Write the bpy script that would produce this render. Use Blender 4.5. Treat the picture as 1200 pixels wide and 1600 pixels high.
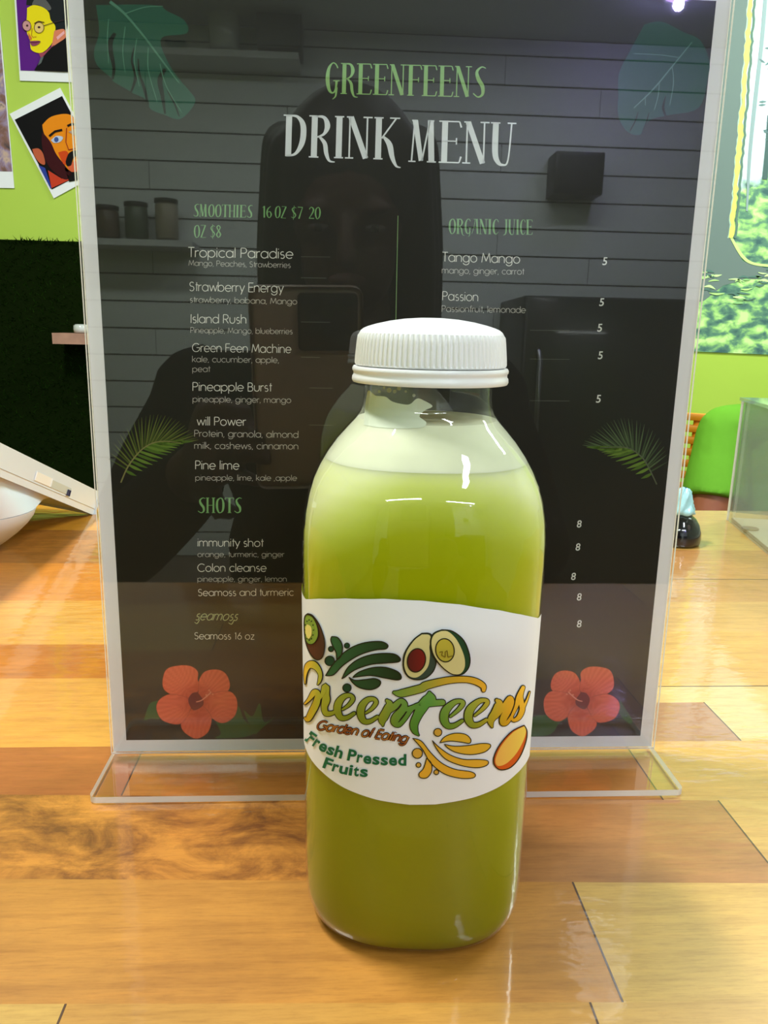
import bpy, bmesh, math, random
from mathutils import Vector, Matrix, Quaternion
from mathutils.geometry import delaunay_2d_cdt

# ------------------------------------------------------------------ clear
for o in list(bpy.data.objects):
    bpy.data.objects.remove(o, do_unlink=True)
SC = bpy.context.scene
COL = SC.collection
PI = math.pi
random.seed(7)

# ------------------------------------------------------------------ camera
# metres; the sign stands along x at y = 0, the counter top is z = 0, y runs away from the photographer
CAM = Vector((-0.02022, -0.27725, 0.16693))
RX = Vector((0.99829791, -0.05421573, 0.02149256))
FW = Vector((0.05772486, 0.97109139, -0.23162328))
UP = Vector((-0.00831362, 0.23246969, 0.97256811))
FPX = 1200.0
cd = bpy.data.cameras.new('camera')
cam = bpy.data.objects.new('camera', cd)
COL.objects.link(cam)
cam.matrix_world = Matrix(((RX.x, UP.x, -FW.x, CAM.x), (RX.y, UP.y, -FW.y, CAM.y), (RX.z, UP.z, -FW.z, CAM.z), (0, 0, 0, 1)))
cd.sensor_fit = 'VERTICAL'
cd.sensor_height = 36.0
cd.sensor_width = 27.0
cd.lens = 36.0 * FPX / 1600.0
cd.clip_start = 0.005
cd.clip_end = 50
SC.camera = cam

# ------------------------------------------------------------------ light and exposure
SC.view_settings.view_transform = 'Standard'
SC.view_settings.look = 'None'
SC.view_settings.gamma = 1.0
SC.view_settings.use_curve_mapping = False
SC.view_settings.exposure = 0.10
SC.cycles.max_bounces = 14
SC.cycles.transparent_max_bounces = 16
SC.cycles.caustics_reflective = False
SC.cycles.caustics_refractive = False
SC.cycles.sample_clamp_indirect = 6.0

W = bpy.data.worlds.new('world')
SC.world = W
W.use_nodes = True
W.node_tree.nodes['Background'].inputs[0].default_value = (0.92, 0.97, 1.0, 1)
W.node_tree.nodes['Background'].inputs[1].default_value = 0.06

# ceiling lamps: x, y, size x, size y, watts, colour
LAMPS = [
    (-0.66, 0.25, 0.14, 0.50, 40.0, (0.95, 0.98, 1.0)),
    (0.75, -1.10, 0.16, 1.20, 21.0, (0.86, 0.94, 1.0)),
    (1.55, 1.10, 1.20, 0.16, 50.0, (0.88, 1.0, 0.97)),
    (-0.80, -2.60, 1.20, 0.16, 36.0, (0.86, 1.0, 0.90)),
    (0.90, -2.90, 1.20, 0.16, 34.0, (0.84, 0.93, 1.0)),
]
CEIL = 1.70
FLOOR = -1.00


# ------------------------------------------------------------------ helpers
def lin(c):
    c = c / 255.0
    return c / 12.92 if c <= 0.04045 else ((c + 0.055) / 1.055) ** 2.4


def L(c, k=1.0):
    return (lin(c[0]) * k, lin(c[1]) * k, lin(c[2]) * k, 1.0)


def ray(px, py):
    return RX * ((px - 600) / FPX) + FW - UP * ((py - 800) / FPX)


def on_z(px, py, z=0.0):
    d = ray(px, py)
    return CAM + d * ((z - CAM.z) / d.z)


def on_y(px, py, y):
    d = ray(px, py)
    return CAM + d * ((y - CAM.y) / d.y)


LEAN = 0.01236
S_N = Vector((0, -math.cos(LEAN), math.sin(LEAN)))
S_V = Vector((0, math.sin(LEAN), math.cos(LEAN)))
S_O = Vector((0, 0, 0.003))


def on_sign(px, py, off=0.0):
    d = ray(px, py)
    t = (S_O - CAM).dot(S_N) / d.dot(S_N)
    return CAM + d * t + S_N * off


def mirrored(px, py, y=None, z=None):
    """the real point whose mirror image shows at this place in the sign"""
    q = on_sign(px, py)
    d = (q - CAM).normalized()
    d = d - S_N * (2 * d.dot(S_N))
    t = (y - q.y) / d.y if y is not None else (z - q.z) / d.z
    return q + d * t


def tag(o, label=None, cat=None, group=None, kind=None):
    if label:
        o['label'] = label
    if cat:
        o['category'] = cat
    if group:
        o['group'] = group
    if kind:
        o['kind'] = kind
    return o


def empty(name, loc=(0, 0, 0), label=None, cat=None, rz=0.0, group=None):
    o = bpy.data.objects.new(name, None)
    COL.objects.link(o)
    o.location = loc
    o.rotation_euler = (0, 0, rz)
    o.empty_display_size = 0.05
    return tag(o, label, cat, group)


def mesh_obj(name, bm, mats, parent=None, smooth=False):
    me = bpy.data.meshes.new(name)
    bm.normal_update()
    bm.to_mesh(me)
    bm.free()
    if not isinstance(mats, (list, tuple)):
        mats = [mats]
    for m in mats:
        me.materials.append(m)
    if smooth:
        for p in me.polygons:
            p.use_smooth = True
    o = bpy.data.objects.new(name, me)
    COL.objects.link(o)
    if parent is not None:
        o.parent = parent
    return o


def auto_smooth(o, ang=35):
    me = o.data
    for p in me.polygons:
        p.use_smooth = True
    bm = bmesh.new()
    bm.from_mesh(me)
    a = math.radians(ang)
    for e in bm.edges:
        if len(e.link_faces) == 2 and e.calc_face_angle(0) > a:
            e.smooth = False
    bm.to_mesh(me)
    bm.free()
    return o


def bm_box(bm, lo, hi, bev=0.0, seg=2, mat=0):
    r = bmesh.ops.create_cube(bm, size=1.0)
    vs = r['verts']
    for v in vs:
        v.co = Vector(((lo[i] + hi[i]) / 2 + v.co[i] * (hi[i] - lo[i]) for i in range(3)))
    fs = {f for v in vs for f in v.link_faces}
    for f in fs:
        f.material_index = mat
    if bev > 0:
        es = list({e for v in vs for e in v.link_edges})
        b = bmesh.ops.bevel(bm, geom=es, offset=bev, segments=seg, affect='EDGES', profile=0.5)
        for f in b['faces']:
            f.material_index = mat
        return b
    return vs


def box_obj(name, lo, hi, m, parent=None, bev=0.0, seg=2):
    bm = bmesh.new()
    bm_box(bm, lo, hi, bev, seg)
    o = mesh_obj(name, bm, m, parent)
    if bev:
        auto_smooth(o)
    return o


def bm_loft(bm, rings, cap0=True, cap1=True, closed=True, mat=0):
    R = [[bm.verts.new(p) for p in r] for r in rings]
    n = len(R[0])
    for a, b in zip(R, R[1:]):
        for i in range(n if closed else n - 1):
            f = bm.faces.new((a[i], a[(i + 1) % n], b[(i + 1) % n], b[i]))
            f.material_index = mat
    if cap0:
        bm.faces.new(list(reversed(R[0]))).material_index = mat
    if cap1:
        bm.faces.new(R[-1]).material_index = mat
    return R


def circ(c, r, n=24, z=None, ax=None, ay=None):
    ax = ax or Vector((1, 0, 0))
    ay = ay or Vector((0, 1, 0))
    return [Vector(c) + ax * (r * math.cos(2 * PI * i / n)) + ay * (r * math.sin(2 * PI * i / n)) for i in range(n)]


def bm_lathe(bm, prof, n=32, c=(0, 0, 0), cap0=True, cap1=True):
    bm_loft(bm, [[Vector((c[0] + r * math.cos(2 * PI * i / n), c[1] + r * math.sin(2 * PI * i / n), c[2] + z)) for i in range(n)] for r, z in prof], cap0, cap1)


def bm_tube(bm, pts, rad, n=12, caps=True):
    pts = [Vector(p) for p in pts]
    if not isinstance(rad, (list, tuple)):
        rad = [rad] * len(pts)
    rings = []
    up = Vector((0, 0, 1))
    prev = None
    for i, p in enumerate(pts):
        t = (pts[min(i + 1, len(pts) - 1)] - pts[max(i - 1, 0)]).normalized()
        if prev is None:
            a = t.cross(up)
            if a.length < 1e-3:
                a = t.cross(Vector((1, 0, 0)))
            a.normalize()
        else:
            a = (prev - t * prev.dot(t)).normalized()
        prev = a
        b = t.cross(a)
        rings.append([p + a * (rad[i] * math.cos(2 * PI * k / n)) + b * (rad[i] * math.sin(2 * PI * k / n)) for k in range(n)])
    bm_loft(bm, rings, caps, caps)


def tube_obj(name, pts, rad, m, parent=None, n=12):
    bm = bmesh.new()
    bm_tube(bm, pts, rad, n)
    o = mesh_obj(name, bm, m, parent, True)
    return auto_smooth(o, 50)


def bm_ball(bm, c, r, sub=2, sc=(1, 1, 1), rot=None):
    M = Matrix.Translation(Vector(c)) @ (rot.to_4x4() if rot is not None else Matrix()) @ Matrix.Diagonal((r * sc[0], r * sc[1], r * sc[2], 1))
    bmesh.ops.create_icosphere(bm, subdivisions=sub, radius=1.0, matrix=M)


def children(o):
    return [c for c in bpy.data.objects if c.parent == o]


def dup(root, loc, rz=None, label=None):
    r = root.copy()
    COL.objects.link(r)
    r.location = loc
    if rz is not None:
        r.rotation_euler = (0, 0, rz)
    if label:
        r['label'] = label
    for c in children(root):
        d = c.copy()
        COL.objects.link(d)
        d.parent = r
        for g in children(c):
            e = g.copy()
            COL.objects.link(e)
            e.parent = d
    return r


# ------------------------------------------------------------------ materials
def nodes_of(name):
    m = bpy.data.materials.new(name)
    m.use_nodes = True
    nt = m.node_tree
    return m, nt, nt.nodes['Principled BSDF'], nt.nodes['Material Output']


def pbr(name, c, rough=0.5, metal=0.0, spec=0.5, coat=0.0, noise=0.0, nscale=40.0, bump=0.0, bscale=200.0, emit=None, estr=0.0, sub=0.0, srad=(0.01, 0.01, 0.01), k=1.0, coat_rough=0.05):
    m, nt, b, out = nodes_of(name)
    col = L(c, k)
    b.inputs['Base Color'].default_value = col
    b.inputs['Roughness'].default_value = rough
    b.inputs['Metallic'].default_value = metal
    b.inputs['Specular IOR Level'].default_value = spec
    b.inputs['Coat Weight'].default_value = coat
    b.inputs['Coat Roughness'].default_value = coat_rough
    if sub:
        b.inputs['Subsurface Weight'].default_value = sub
        b.inputs['Subsurface Radius'].default_value = srad
        b.inputs['Subsurface Scale'].default_value = 1.0
    if emit:
        b.inputs['Emission Color'].default_value = L(emit)
        b.inputs['Emission Strength'].default_value = estr
    if noise or bump:
        tc = nt.nodes.new('ShaderNodeTexCoord')
    if noise:
        n = nt.nodes.new('ShaderNodeTexNoise')
        n.inputs['Scale'].default_value = nscale
        n.inputs['Detail'].default_value = 5
        nt.links.new(tc.outputs['Object'], n.inputs['Vector'])
        r = nt.nodes.new('ShaderNodeValToRGB')
        r.color_ramp.elements[0].position = 0.3
        r.color_ramp.elements[1].position = 0.7
        r.color_ramp.elements[0].color = tuple(x * (1 - noise) for x in col[:3]) + (1,)
        r.color_ramp.elements[1].color = tuple(min(1, x * (1 + noise)) for x in col[:3]) + (1,)
        nt.links.new(n.outputs['Fac'], r.inputs['Fac'])
        nt.links.new(r.outputs['Color'], b.inputs['Base Color'])
    if bump:
        n2 = nt.nodes.new('ShaderNodeTexNoise')
        n2.inputs['Scale'].default_value = bscale
        n2.inputs['Detail'].default_value = 4
        nt.links.new(tc.outputs['Object'], n2.inputs['Vector'])
        bp = nt.nodes.new('ShaderNodeBump')
        bp.inputs['Strength'].default_value = bump
        bp.inputs['Distance'].default_value = 0.002
        nt.links.new(n2.outputs['Fac'], bp.inputs['Height'])
        nt.links.new(bp.outputs['Normal'], b.inputs['Normal'])
    return m


def clear_plastic(name, tint=(1, 1, 1), f0=0.04, rough=0.02, veil=0.0, veil_col=(0.8, 0.8, 0.8)):
    """thin clear sheet: a Fresnel mix of straight-through and mirror light, with an optional diffuse veil that paints in glare"""
    m = bpy.data.materials.new(name)
    m.use_nodes = True
    nt = m.node_tree
    nt.nodes.clear()
    out = nt.nodes.new('ShaderNodeOutputMaterial')
    tr = nt.nodes.new('ShaderNodeBsdfTransparent')
    tr.inputs[0].default_value = (*tint, 1)
    gl = nt.nodes.new('ShaderNodeBsdfGlossy')
    gl.inputs['Roughness'].default_value = rough
    gl.inputs['Color'].default_value = (1, 1, 1, 1)
    lw = nt.nodes.new('ShaderNodeLayerWeight')
    lw.inputs['Blend'].default_value = 0.5
    pw = nt.nodes.new('ShaderNodeMath')
    pw.operation = 'POWER'
    pw.inputs[1].default_value = 5.0
    ma = nt.nodes.new('ShaderNodeMath')
    ma.operation = 'MULTIPLY_ADD'
    ma.inputs[1].default_value = 1 - f0
    ma.inputs[2].default_value = f0
    mx = nt.nodes.new('ShaderNodeMixShader')
    nt.links.new(lw.outputs['Facing'], pw.inputs[0])
    nt.links.new(pw.outputs[0], ma.inputs[0])
    nt.links.new(ma.outputs[0], mx.inputs[0])
    base = tr.outputs[0]
    if veil:
        df = nt.nodes.new('ShaderNodeBsdfDiffuse')
        df.inputs[0].default_value = (*veil_col, 1)
        m2 = nt.nodes.new('ShaderNodeMixShader')
        m2.inputs[0].default_value = veil
        nt.links.new(tr.outputs[0], m2.inputs[1])
        nt.links.new(df.outputs[0], m2.inputs[2])
        base = m2.outputs[0]
    nt.links.new(base, mx.inputs[1])
    nt.links.new(gl.outputs[0], mx.inputs[2])
    nt.links.new(mx.outputs[0], out.inputs['Surface'])
    return m


def ink(name, rough=0.5, spec=0.3, noise=0.0, k=1.0):
    """printed ink: colours come from the print's own colour attribute"""
    m, nt, b, out = nodes_of(name)
    a = nt.nodes.new('ShaderNodeVertexColor')
    a.layer_name = 'Col'
    b.inputs['Roughness'].default_value = rough
    b.inputs['Specular IOR Level'].default_value = spec
    nt.links.new(a.outputs['Color'], b.inputs['Base Color'])
    return m


M = {}
M['ink'] = ink('printed_ink', 0.6, 0.12)
M['acrylic'] = clear_plastic('clear_acrylic', (0.985, 0.985, 0.98), 0.04, 0.012)
def edge_glow_plastic(name):
    """polished cut edge of clear plastic: carries light through from behind as well as catching it in front"""
    m, nt, b, out = nodes_of(name)
    b.inputs['Base Color'].default_value = (.93, .93, .91, 1)
    b.inputs['Roughness'].default_value = .12
    t = nt.nodes.new('ShaderNodeBsdfTranslucent')
    t.inputs[0].default_value = (.97, .97, .95, 1)
    x = nt.nodes.new('ShaderNodeMixShader')
    x.inputs[0].default_value = .5
    nt.links.new(b.outputs[0], x.inputs[1])
    nt.links.new(t.outputs[0], x.inputs[2])
    nt.links.new(x.outputs[0], out.inputs['Surface'])
    return m


M['acrylic_edge'] = edge_glow_plastic('polished_acrylic_edge')
M['paper'] = pbr('white_paper', (232, 230, 232), 0.55, noise=0.03, nscale=30)
M['black_print'] = pbr('black_print', (32, 30, 22), 0.5, spec=0.2, noise=0.12, nscale=25)
M['white_plastic'] = pbr('white_plastic', (236, 236, 234), 0.32, spec=0.5, sub=0.25, srad=(0.004, 0.004, 0.004))
M['pos_white'] = pbr('white_terminal_plastic', (226, 238, 252), 0.3)
M['label'] = pbr('white_label_paper', (236, 238, 243), 0.42, spec=0.4)
M['pet'] = clear_plastic('clear_bottle_plastic', (0.985, 0.99, 0.985), 0.045, 0.03)
M['dark'] = pbr('black_gloss', (16, 17, 20), 0.12, coat=0.8)
M['dark_matte'] = pbr('dark_matte', (26, 26, 28), 0.6)
M['grey'] = pbr('grey_plastic', (128, 130, 132), 0.4)
M['steel'] = pbr('brushed_steel', (170, 172, 175), 0.28, metal=1.0)

# ------------------------------------------------------------------ flat art: strokes, filled shapes and lettering
def crom(pts, k=6):
    """smooth curve through points that may carry a width as third value"""
    P = [tuple(p) for p in pts]
    if len(P) < 3:
        return P
    out = []
    for i in range(len(P) - 1):
        p0 = P[max(i - 1, 0)]
        p1, p2 = P[i], P[i + 1]
        p3 = P[min(i + 2, len(P) - 1)]
        for s in range(k):
            t = s / k
            out.append(tuple(0.5 * ((2 * b) + (c - a) * t + (2 * a - 5 * b + 4 * c - d) * t * t + (3 * b - a - 3 * c + d) * t ** 3) for a, b, c, d in zip(p0, p1, p2, p3)))
    out.append(P[-1])
    return out


def inside(x, y, poly):
    r = False
    n = len(poly)
    for i in range(n):
        x1, y1 = poly[i]
        x2, y2 = poly[(i + 1) % n]
        if (y1 > y) != (y2 > y) and x < (x2 - x1) * (y - y1) / (y2 - y1) + x1:
            r = not r
    return r


class Art:
    """shapes drawn in a flat frame; a mapper puts every point on its real surface"""

    def __init__(self, step=None):
        self.v = []
        self.f = []
        self.step = step
        self.lay = 1

    def _c(self, col, x, y):
        return col(x, y) if callable(col) else col

    def add(self, pts, faces, col, layer):
        b = len(self.v)
        for x, y in pts:
            self.v.append((x, y, layer, L(self._c(col, x, y))))
        for f in faces:
            self.f.append(tuple(i + b for i in f))

    def stroke(self, pts, col, layer=1, w=None, caps=False, curve=False, extra=0.0, closed=False):
        P = [(p[0], p[1], (p[2] if len(p) > 2 else w)) for p in pts]
        if curve:
            P = crom(P)
        if not curve and not closed and len(P) > 2:
            for i in range(1, len(P) - 1):
                ax, ay = P[i][0] - P[i - 1][0], P[i][1] - P[i - 1][1]
                bx, by = P[i + 1][0] - P[i][0], P[i + 1][1] - P[i][1]
                if ax * bx + ay * by < .55 * math.hypot(ax, ay) * math.hypot(bx, by):
                    self.stroke(P[:i + 1], col, layer, extra=extra)
                    self.stroke(P[i:], col, layer, extra=extra)
                    return
        if closed:
            P = P + [P[0]]
        Q = [P[0]]
        for p in P[1:]:
            if abs(p[0] - Q[-1][0]) + abs(p[1] - Q[-1][1]) > 1e-6:
                if self.step:
                    d = math.hypot(p[0] - Q[-1][0], p[1] - Q[-1][1])
                    n = max(1, int(d / self.step))
                    q = Q[-1]
                    for i in range(1, n):
                        Q.append(tuple(a + (b - a) * i / n for a, b in zip(q, p)))
                Q.append(p)
        if len(Q) < 2:
            return
        V, F = [], []
        n = len(Q)
        for i, (x, y, ww) in enumerate(Q):
            if closed and i in (0, n - 1):
                a, b = Q[n - 2], Q[1]
            else:
                a, b = Q[max(i - 1, 0)], Q[min(i + 1, n - 1)]
            tx, ty = b[0] - a[0], b[1] - a[1]
            l = math.hypot(tx, ty) or 1
            h = ww / 2 + extra
            V += [(x - ty / l * h, y + tx / l * h), (x + ty / l * h, y - tx / l * h)]
            if i:
                F.append((2 * i - 2, 2 * i - 1, 2 * i + 1, 2 * i))
        self.add(V, F, col, layer)
        if caps and not closed:
            for x, y, ww in (Q[0], Q[-1]):
                self.ell(x, y, ww / 2 + extra, ww / 2 + extra, 0, col, layer, 10)

    def poly(self, pts, col, layer=1, curve=False):
        P = [(p[0], p[1]) for p in pts]
        if curve:
            P = crom(P + [P[0]], 5)[:-1]
        Q = []
        for p in P:
            if not Q or math.hypot(p[0] - Q[-1][0], p[1] - Q[-1][1]) > 1e-5:
                Q.append(p)
        P = Q
        pts2 = [Vector(p) for p in P]
        if self.step:
            xs = [p[0] for p in P]
            ys = [p[1] for p in P]
            s = self.step
            y = min(ys) + s / 2
            while y < max(ys):
                x = min(xs) + s / 2
                while x < max(xs):
                    if inside(x, y, P):
                        pts2.append(Vector((x, y)))
                    x += s
                y += s
        edges = [(i, (i + 1) % len(P)) for i in range(len(P))]
        r = delaunay_2d_cdt(pts2, edges, [], 1, 1e-6)
        self.add([(v.x, v.y) for v in r[0]], [tuple(f) for f in r[2]], col, layer)

    def ell(self, cx, cy, rx, ry, rot, col, layer=1, n=28):
        self.poly(self.ellpts(cx, cy, rx, ry, rot, n), col, layer)

    @staticmethod
    def ellpts(cx, cy, rx, ry, rot, n=28):
        c, s = math.cos(math.radians(rot)), math.sin(math.radians(rot))
        return [(cx + rx * math.cos(2 * PI * i / n) * c - ry * math.sin(2 * PI * i / n) * s, cy + rx * math.cos(2 * PI * i / n) * s + ry * math.sin(2 * PI * i / n) * c) for i in range(n)]

    def build(self, name, mapper, mat, parent=None):
        me = bpy.data.meshes.new(name)
        co = [mapper(x, y, l) for x, y, l, c in self.v]
        me.from_pydata(co, [], self.f)
        ca = me.color_attributes.new('Col', 'FLOAT_COLOR', 'CORNER')
        for lp in me.loops:
            ca.data[lp.index].color = self.v[lp.vertex_index][3]
        me.materials.append(mat)
        o = bpy.data.objects.new(name, me)
        COL.objects.link(o)
        if parent is not None:
            o.parent = parent
        return o


def arc(cx, cy, r, a0, a1, n=14, ry=None):
    ry = r if ry is None else ry
    return [(cx + r * math.cos(math.radians(a0 + (a1 - a0) * i / n)), cy + ry * math.sin(math.radians(a0 + (a1 - a0) * i / n))) for i in range(n + 1)]


# round single-stroke alphabet: x height 0.5, capitals 0.72
O_ = arc(.25, .25, .25, 0, 360, 24)
G1 = {
    ' ': (.30, []),
    'a': (.62, [O_, [(.5, .5), (.5, 0)]]),
    'b': (.62, [O_, [(0, .76), (0, 0)]]),
    'c': (.54, [arc(.25, .25, .25, 45, 315)]),
    'd': (.62, [O_, [(.5, .76), (.5, 0)]]),
    'e': (.60, [[(.01, .25), (.5, .25)], arc(.25, .25, .25, 0, 318, 20)]),
    'f': (.30, [[(.09, 0), (.09, .62)] + arc(.2, .62, .11, 180, 75, 6), [(0, .48), (.22, .48)]]),
    'g': (.62, [O_, [(.5, .5), (.5, 0)] + arc(.25, 0, .25, 0, -160, 10, .22)]),
    'h': (.56, [[(0, .76), (0, 0)], arc(.21, .29, .21, 180, 0, 10) + [(.42, 0)]]),
    'i': (.16, [[(.02, .5), (.02, 0)], [(.02, .66), (.02, .71)]]),
    'j': (.18, [[(.04, .5), (.04, -.14), (-.04, -.2)], [(.04, .66), (.04, .71)]]),
    'k': (.48, [[(0, .76), (0, 0)], [(.36, .5), (.03, .24)], [(.1, .28), (.4, 0)]]),
    'l': (.15, [[(.02, .76), (.02, 0)]]),
    'm': (.86, [[(0, .5), (0, 0)], arc(.18, .32, .18, 180, 0, 8) + [(.36, 0)], arc(.54, .32, .18, 180, 0, 8) + [(.72, 0)]]),
    'n': (.55, [[(0, .5), (0, 0)], arc(.21, .29, .21, 180, 0, 10) + [(.42, 0)]]),
    'o': (.61, [O_]),
    'p': (.62, [O_, [(0, .5), (0, -.22)]]),
    'q': (.62, [O_, [(.5, .5), (.5, -.22)]]),
    'r': (.32, [[(0, .5), (0, 0)], arc(.18, .3, .18, 180, 70, 7)]),
    's': (.42, [arc(.16, .37, .13, 50, 250, 8) + arc(.16, .13, .14, 80, -140, 9)]),
    't': (.27, [[(.1, .7), (.1, 0)], [(0, .5), (.22, .5)]]),
    'u': (.55, [[(0, .5), (0, .21)] + arc(.21, .21, .21, 180, 360, 10) + [(.42, .5)]]),
    'v': (.48, [[(0, .5), (.2, 0), (.4, .5)]]),
    'w': (.74, [[(0, .5), (.16, 0), (.33, .48), (.5, 0), (.66, .5)]]),
    'y': (.48, [[(0, .5), (.21, .02)], [(.42, .5), (.12, -.22)]]),
    'z': (.45, [[(.02, .5), (.36, .5), (0, 0), (.38, 0)]]),
    ',': (.20, [[(.05, .05), (.0, -.1)]]),
    'T': (.52, [[(0, .72), (.44, .72)], [(.22, .72), (.22, 0)]]),
    'P': (.52, [[(0, 0), (0, .72), (.22, .72)] + arc(.22, .53, .19, 90, -90, 10) + [(0, .34)]]),
    'R': (.56, [[(0, 0), (0, .72), (.22, .72)] + arc(.22, .53, .19, 90, -90, 10) + [(0, .34)], [(.18, .34), (.43, 0)]]),
    'B': (.54, [[(0, 0), (0, .72), (.2, .72)] + arc(.2, .55, .17, 90, -90, 8) + [(0, .38)], [(.2, .38)] + arc(.22, .19, .19, 90, -90, 8) + [(0, 0)]]),
    'S': (.52, [arc(.2, .54, .17, 35, 250, 9) + arc(.2, .19, .19, 85, -150, 10)]),
    'E': (.48, [[(.4, .72), (0, .72), (0, 0), (.4, 0)], [(0, .38), (.38, .38)]]),
    'F': (.45, [[(.38, .72), (0, .72), (0, 0)], [(0, .38), (.36, .38)]]),
    'I': (.17, [[(.03, .72), (.03, 0)]]),
    'G': (.82, [arc(.36, .36, .36, 45, 358, 20) + [(.4, .36)]]),
    'C': (.74, [arc(.36, .36, .36, 45, 315, 18)]),
    'M': (.80, [[(0, 0), (.1, .72), (.35, .1), (.6, .72), (.7, 0)]]),
    '1': (.34, [[(.04, .62), (.14, .72), (.14, 0)]]),
    '6': (.52, [arc(.21, .22, .21, 0, 360, 16), [(.05, .35), (.28, .72)]]),
}
SF = .03
TK = .13


def stem(x, t, y0=0., y1=1.):
    return ([(x, y1, t), (x, y0, t)], 0)


def ser(x0, x1, y):
    return ([(x0, y, SF), (x1, y, SF)], 0)


def cv(*p):
    return (list(p), 1)


E_STR = [stem(.1, .13), ([(-.03, 1, SF), (.42, 1, SF), (.46, .86, .04)], 0), ser(.1, .36, .52), ([(.36, .6, .03), (.36, .44, .03)], 0)]
# narrow display capitals with thick and thin strokes and hairline serifs: height 1
G2 = {
    ' ': (.30, []),
    'D': (.56, [stem(.1, TK), ser(-.02, .16, 1), cv((.08, .99, .03), (.28, .97, .06), (.41, .76, .12), (.4, .36, .12), (.26, .07, .06), (.06, .01, .03))]),
    'R': (.54, [stem(.1, TK), ser(-.02, .18, 1), ser(-.01, .2, 0), cv((.1, .99, .03), (.3, .97, .07), (.38, .77, .12), (.31, .57, .06), (.15, .48, .03)), cv((.2, .51, .04), (.33, .34, .09), (.37, .1, .09), (.44, -.08, .05), (.56, -.11, .02))]),
    'I': (.28, [stem(.1, TK), ser(0, .2, 1), ser(0, .2, 0)]),
    'N': (.58, [stem(.05, .035), ([(.07, 1, .12), (.41, 0, .12)], 0), stem(.43, .035), ser(.34, .54, 1), ser(-.04, .14, 0), ser(-.02, .1, 1)]),
    'K': (.60, [stem(.1, TK), ser(0, .2, 1), ser(0, .2, 0), ([(.48, 1, .035), (.17, .5, .035)], 0), cv((.2, .55, .04), (.34, .36, .12), (.41, .05, .1), (.5, -.16, .05), (.6, -.2, .02)), ser(.34, .56, 1)]),
    'M': (.66, [([(.04, 0, .035), (.09, 1, .035)], 0), ([(.1, 1, .12), (.25, .02, .1)], 0), ([(.27, .02, .035), (.42, 1, .035)], 0), ([(.44, 1, .13), (.48, 0, .13)], 0), ser(-.03, .13, 0), ser(.38, .58, 0), ser(.03, .15, 1), ser(.38, .52, 1)]),
    'E': (.54, E_STR + [([(-.02, 0, SF), (.43, 0, SF), (.47, .15, .04)], 0)]),
    'F': (.50, E_STR + [ser(0, .22, 0)]),
    'U': (.60, [cv((.1, 1, .13), (.1, .3, .13), (.16, .06, .1), (.27, -.02, .05), (.39, .1, .035), (.45, 1, .035)), ser(-.01, .2, 1), ser(.36, .55, 1)]),
    'G': (.52, [cv((.4, .84, .04), (.33, .97, .04), (.22, 1, .04), (.1, .8, .1), (.07, .45, .13), (.13, .12, .1), (.24, .01, .05), (.34, .12, .06), (.37, .42, .08)), ser(.26, .47, .42), cv((.37, .2, .08), (.35, -.08, .05), (.25, -.2, .02))]),
    'S': (.46, [cv((.42, .96, .03), (.28, 1, .045), (.13, .84, .09), (.18, .6, .13), (.32, .36, .13), (.33, .1, .09), (.18, 0, .045), (.02, .12, .04))]),
    'O': (.52, [cv((.24, 1, .045), (.09, .82, .1), (.06, .4, .12), (.14, .06, .08), (.26, 0, .045), (.39, .18, .1), (.42, .6, .12), (.35, .93, .07), (.24, 1, .045))]),
    'T': (.50, [stem(.24, .12), ser(0, .48, 1), ([(0, 1, .03), (.0, .88, .04)], 0), ([(.48, 1, .03), (.48, .88, .04)], 0), ser(.14, .34, 0)]),
    'H': (.56, [stem(.09, .1), stem(.42, .1), ser(.09, .42, .5), ser(0, .18, 1), ser(.33, .52, 1), ser(0, .18, 0), ser(.33, .52, 0)]),
    'A': (.50, [cv((-.02, 0, .03), (.12, .5, .03), (.2, 1, .03)), ([(.3, 1, .11), (.36, 0, .11)], 0), ser(.1, .34, .42), ser(.08, .38, 1)]),
    'C': (.48, [cv((.4, .82, .04), (.33, .97, .04), (.22, 1, .04), (.1, .8, .1), (.07, .45, .13), (.13, .1, .1), (.26, 0, .04), (.4, .16, .03))]),
    'J': (.44, [cv((.28, 1, .12), (.28, .3, .12), (.22, .02, .07), (.06, -.06, .03)), ser(.16, .38, 1)]),
    'Z': (.44, [ser(.02, .4, 1), ([(.38, 1, .1), (.04, 0, .1)], 0), ser(.02, .42, 0)]),
    '$': (.44, [cv((.36, .9, .03), (.22, .96, .04), (.08, .78, .07), (.2, .52, .1), (.34, .3, .08), (.22, .04, .04), (.04, .12, .03)), stem(.2, .03, -.12, 1.1)]),
    '0': (.42, [cv((.2, 1, .045), (.07, .8, .08), (.05, .4, .1), (.12, .06, .07), (.2, 0, .045), (.32, .2, .08), (.35, .6, .1), (.29, .93, .06), (.2, 1, .045))]),
    '1': (.26, [stem(.13, .1), ([(.02, .86, .03), (.12, .99, .04)], 0)]),
    '2': (.42, [cv((.04, .8, .05), (.16, 1, .04), (.32, .82, .1), (.26, .5, .08), (.04, .02, .04)), ([(.04, .02, .06), (.38, .02, .06)], 0)]),
    '6': (.42, [cv((.32, .98, .03), (.12, .74, .08), (.06, .36, .11), (.14, .04, .06), (.26, .02, .05), (.35, .26, .09), (.26, .52, .05), (.1, .44, .03))]),
    '7': (.38, [([(.02, 1, .05), (.36, 1, .05)], 0), ([(.35, 1, .04), (.14, 0, .1)], 0)]),
    '8': (.42, [cv((.2, 1, .05), (.08, .84, .08), (.2, .55, .07), (.34, .25, .1), (.2, 0, .05), (.06, .22, .1), (.2, .52, .06), (.32, .82, .07), (.2, 1, .05))]),
}


def word_width(s, G):
    return sum(G[c][0] for c in s)


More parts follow.
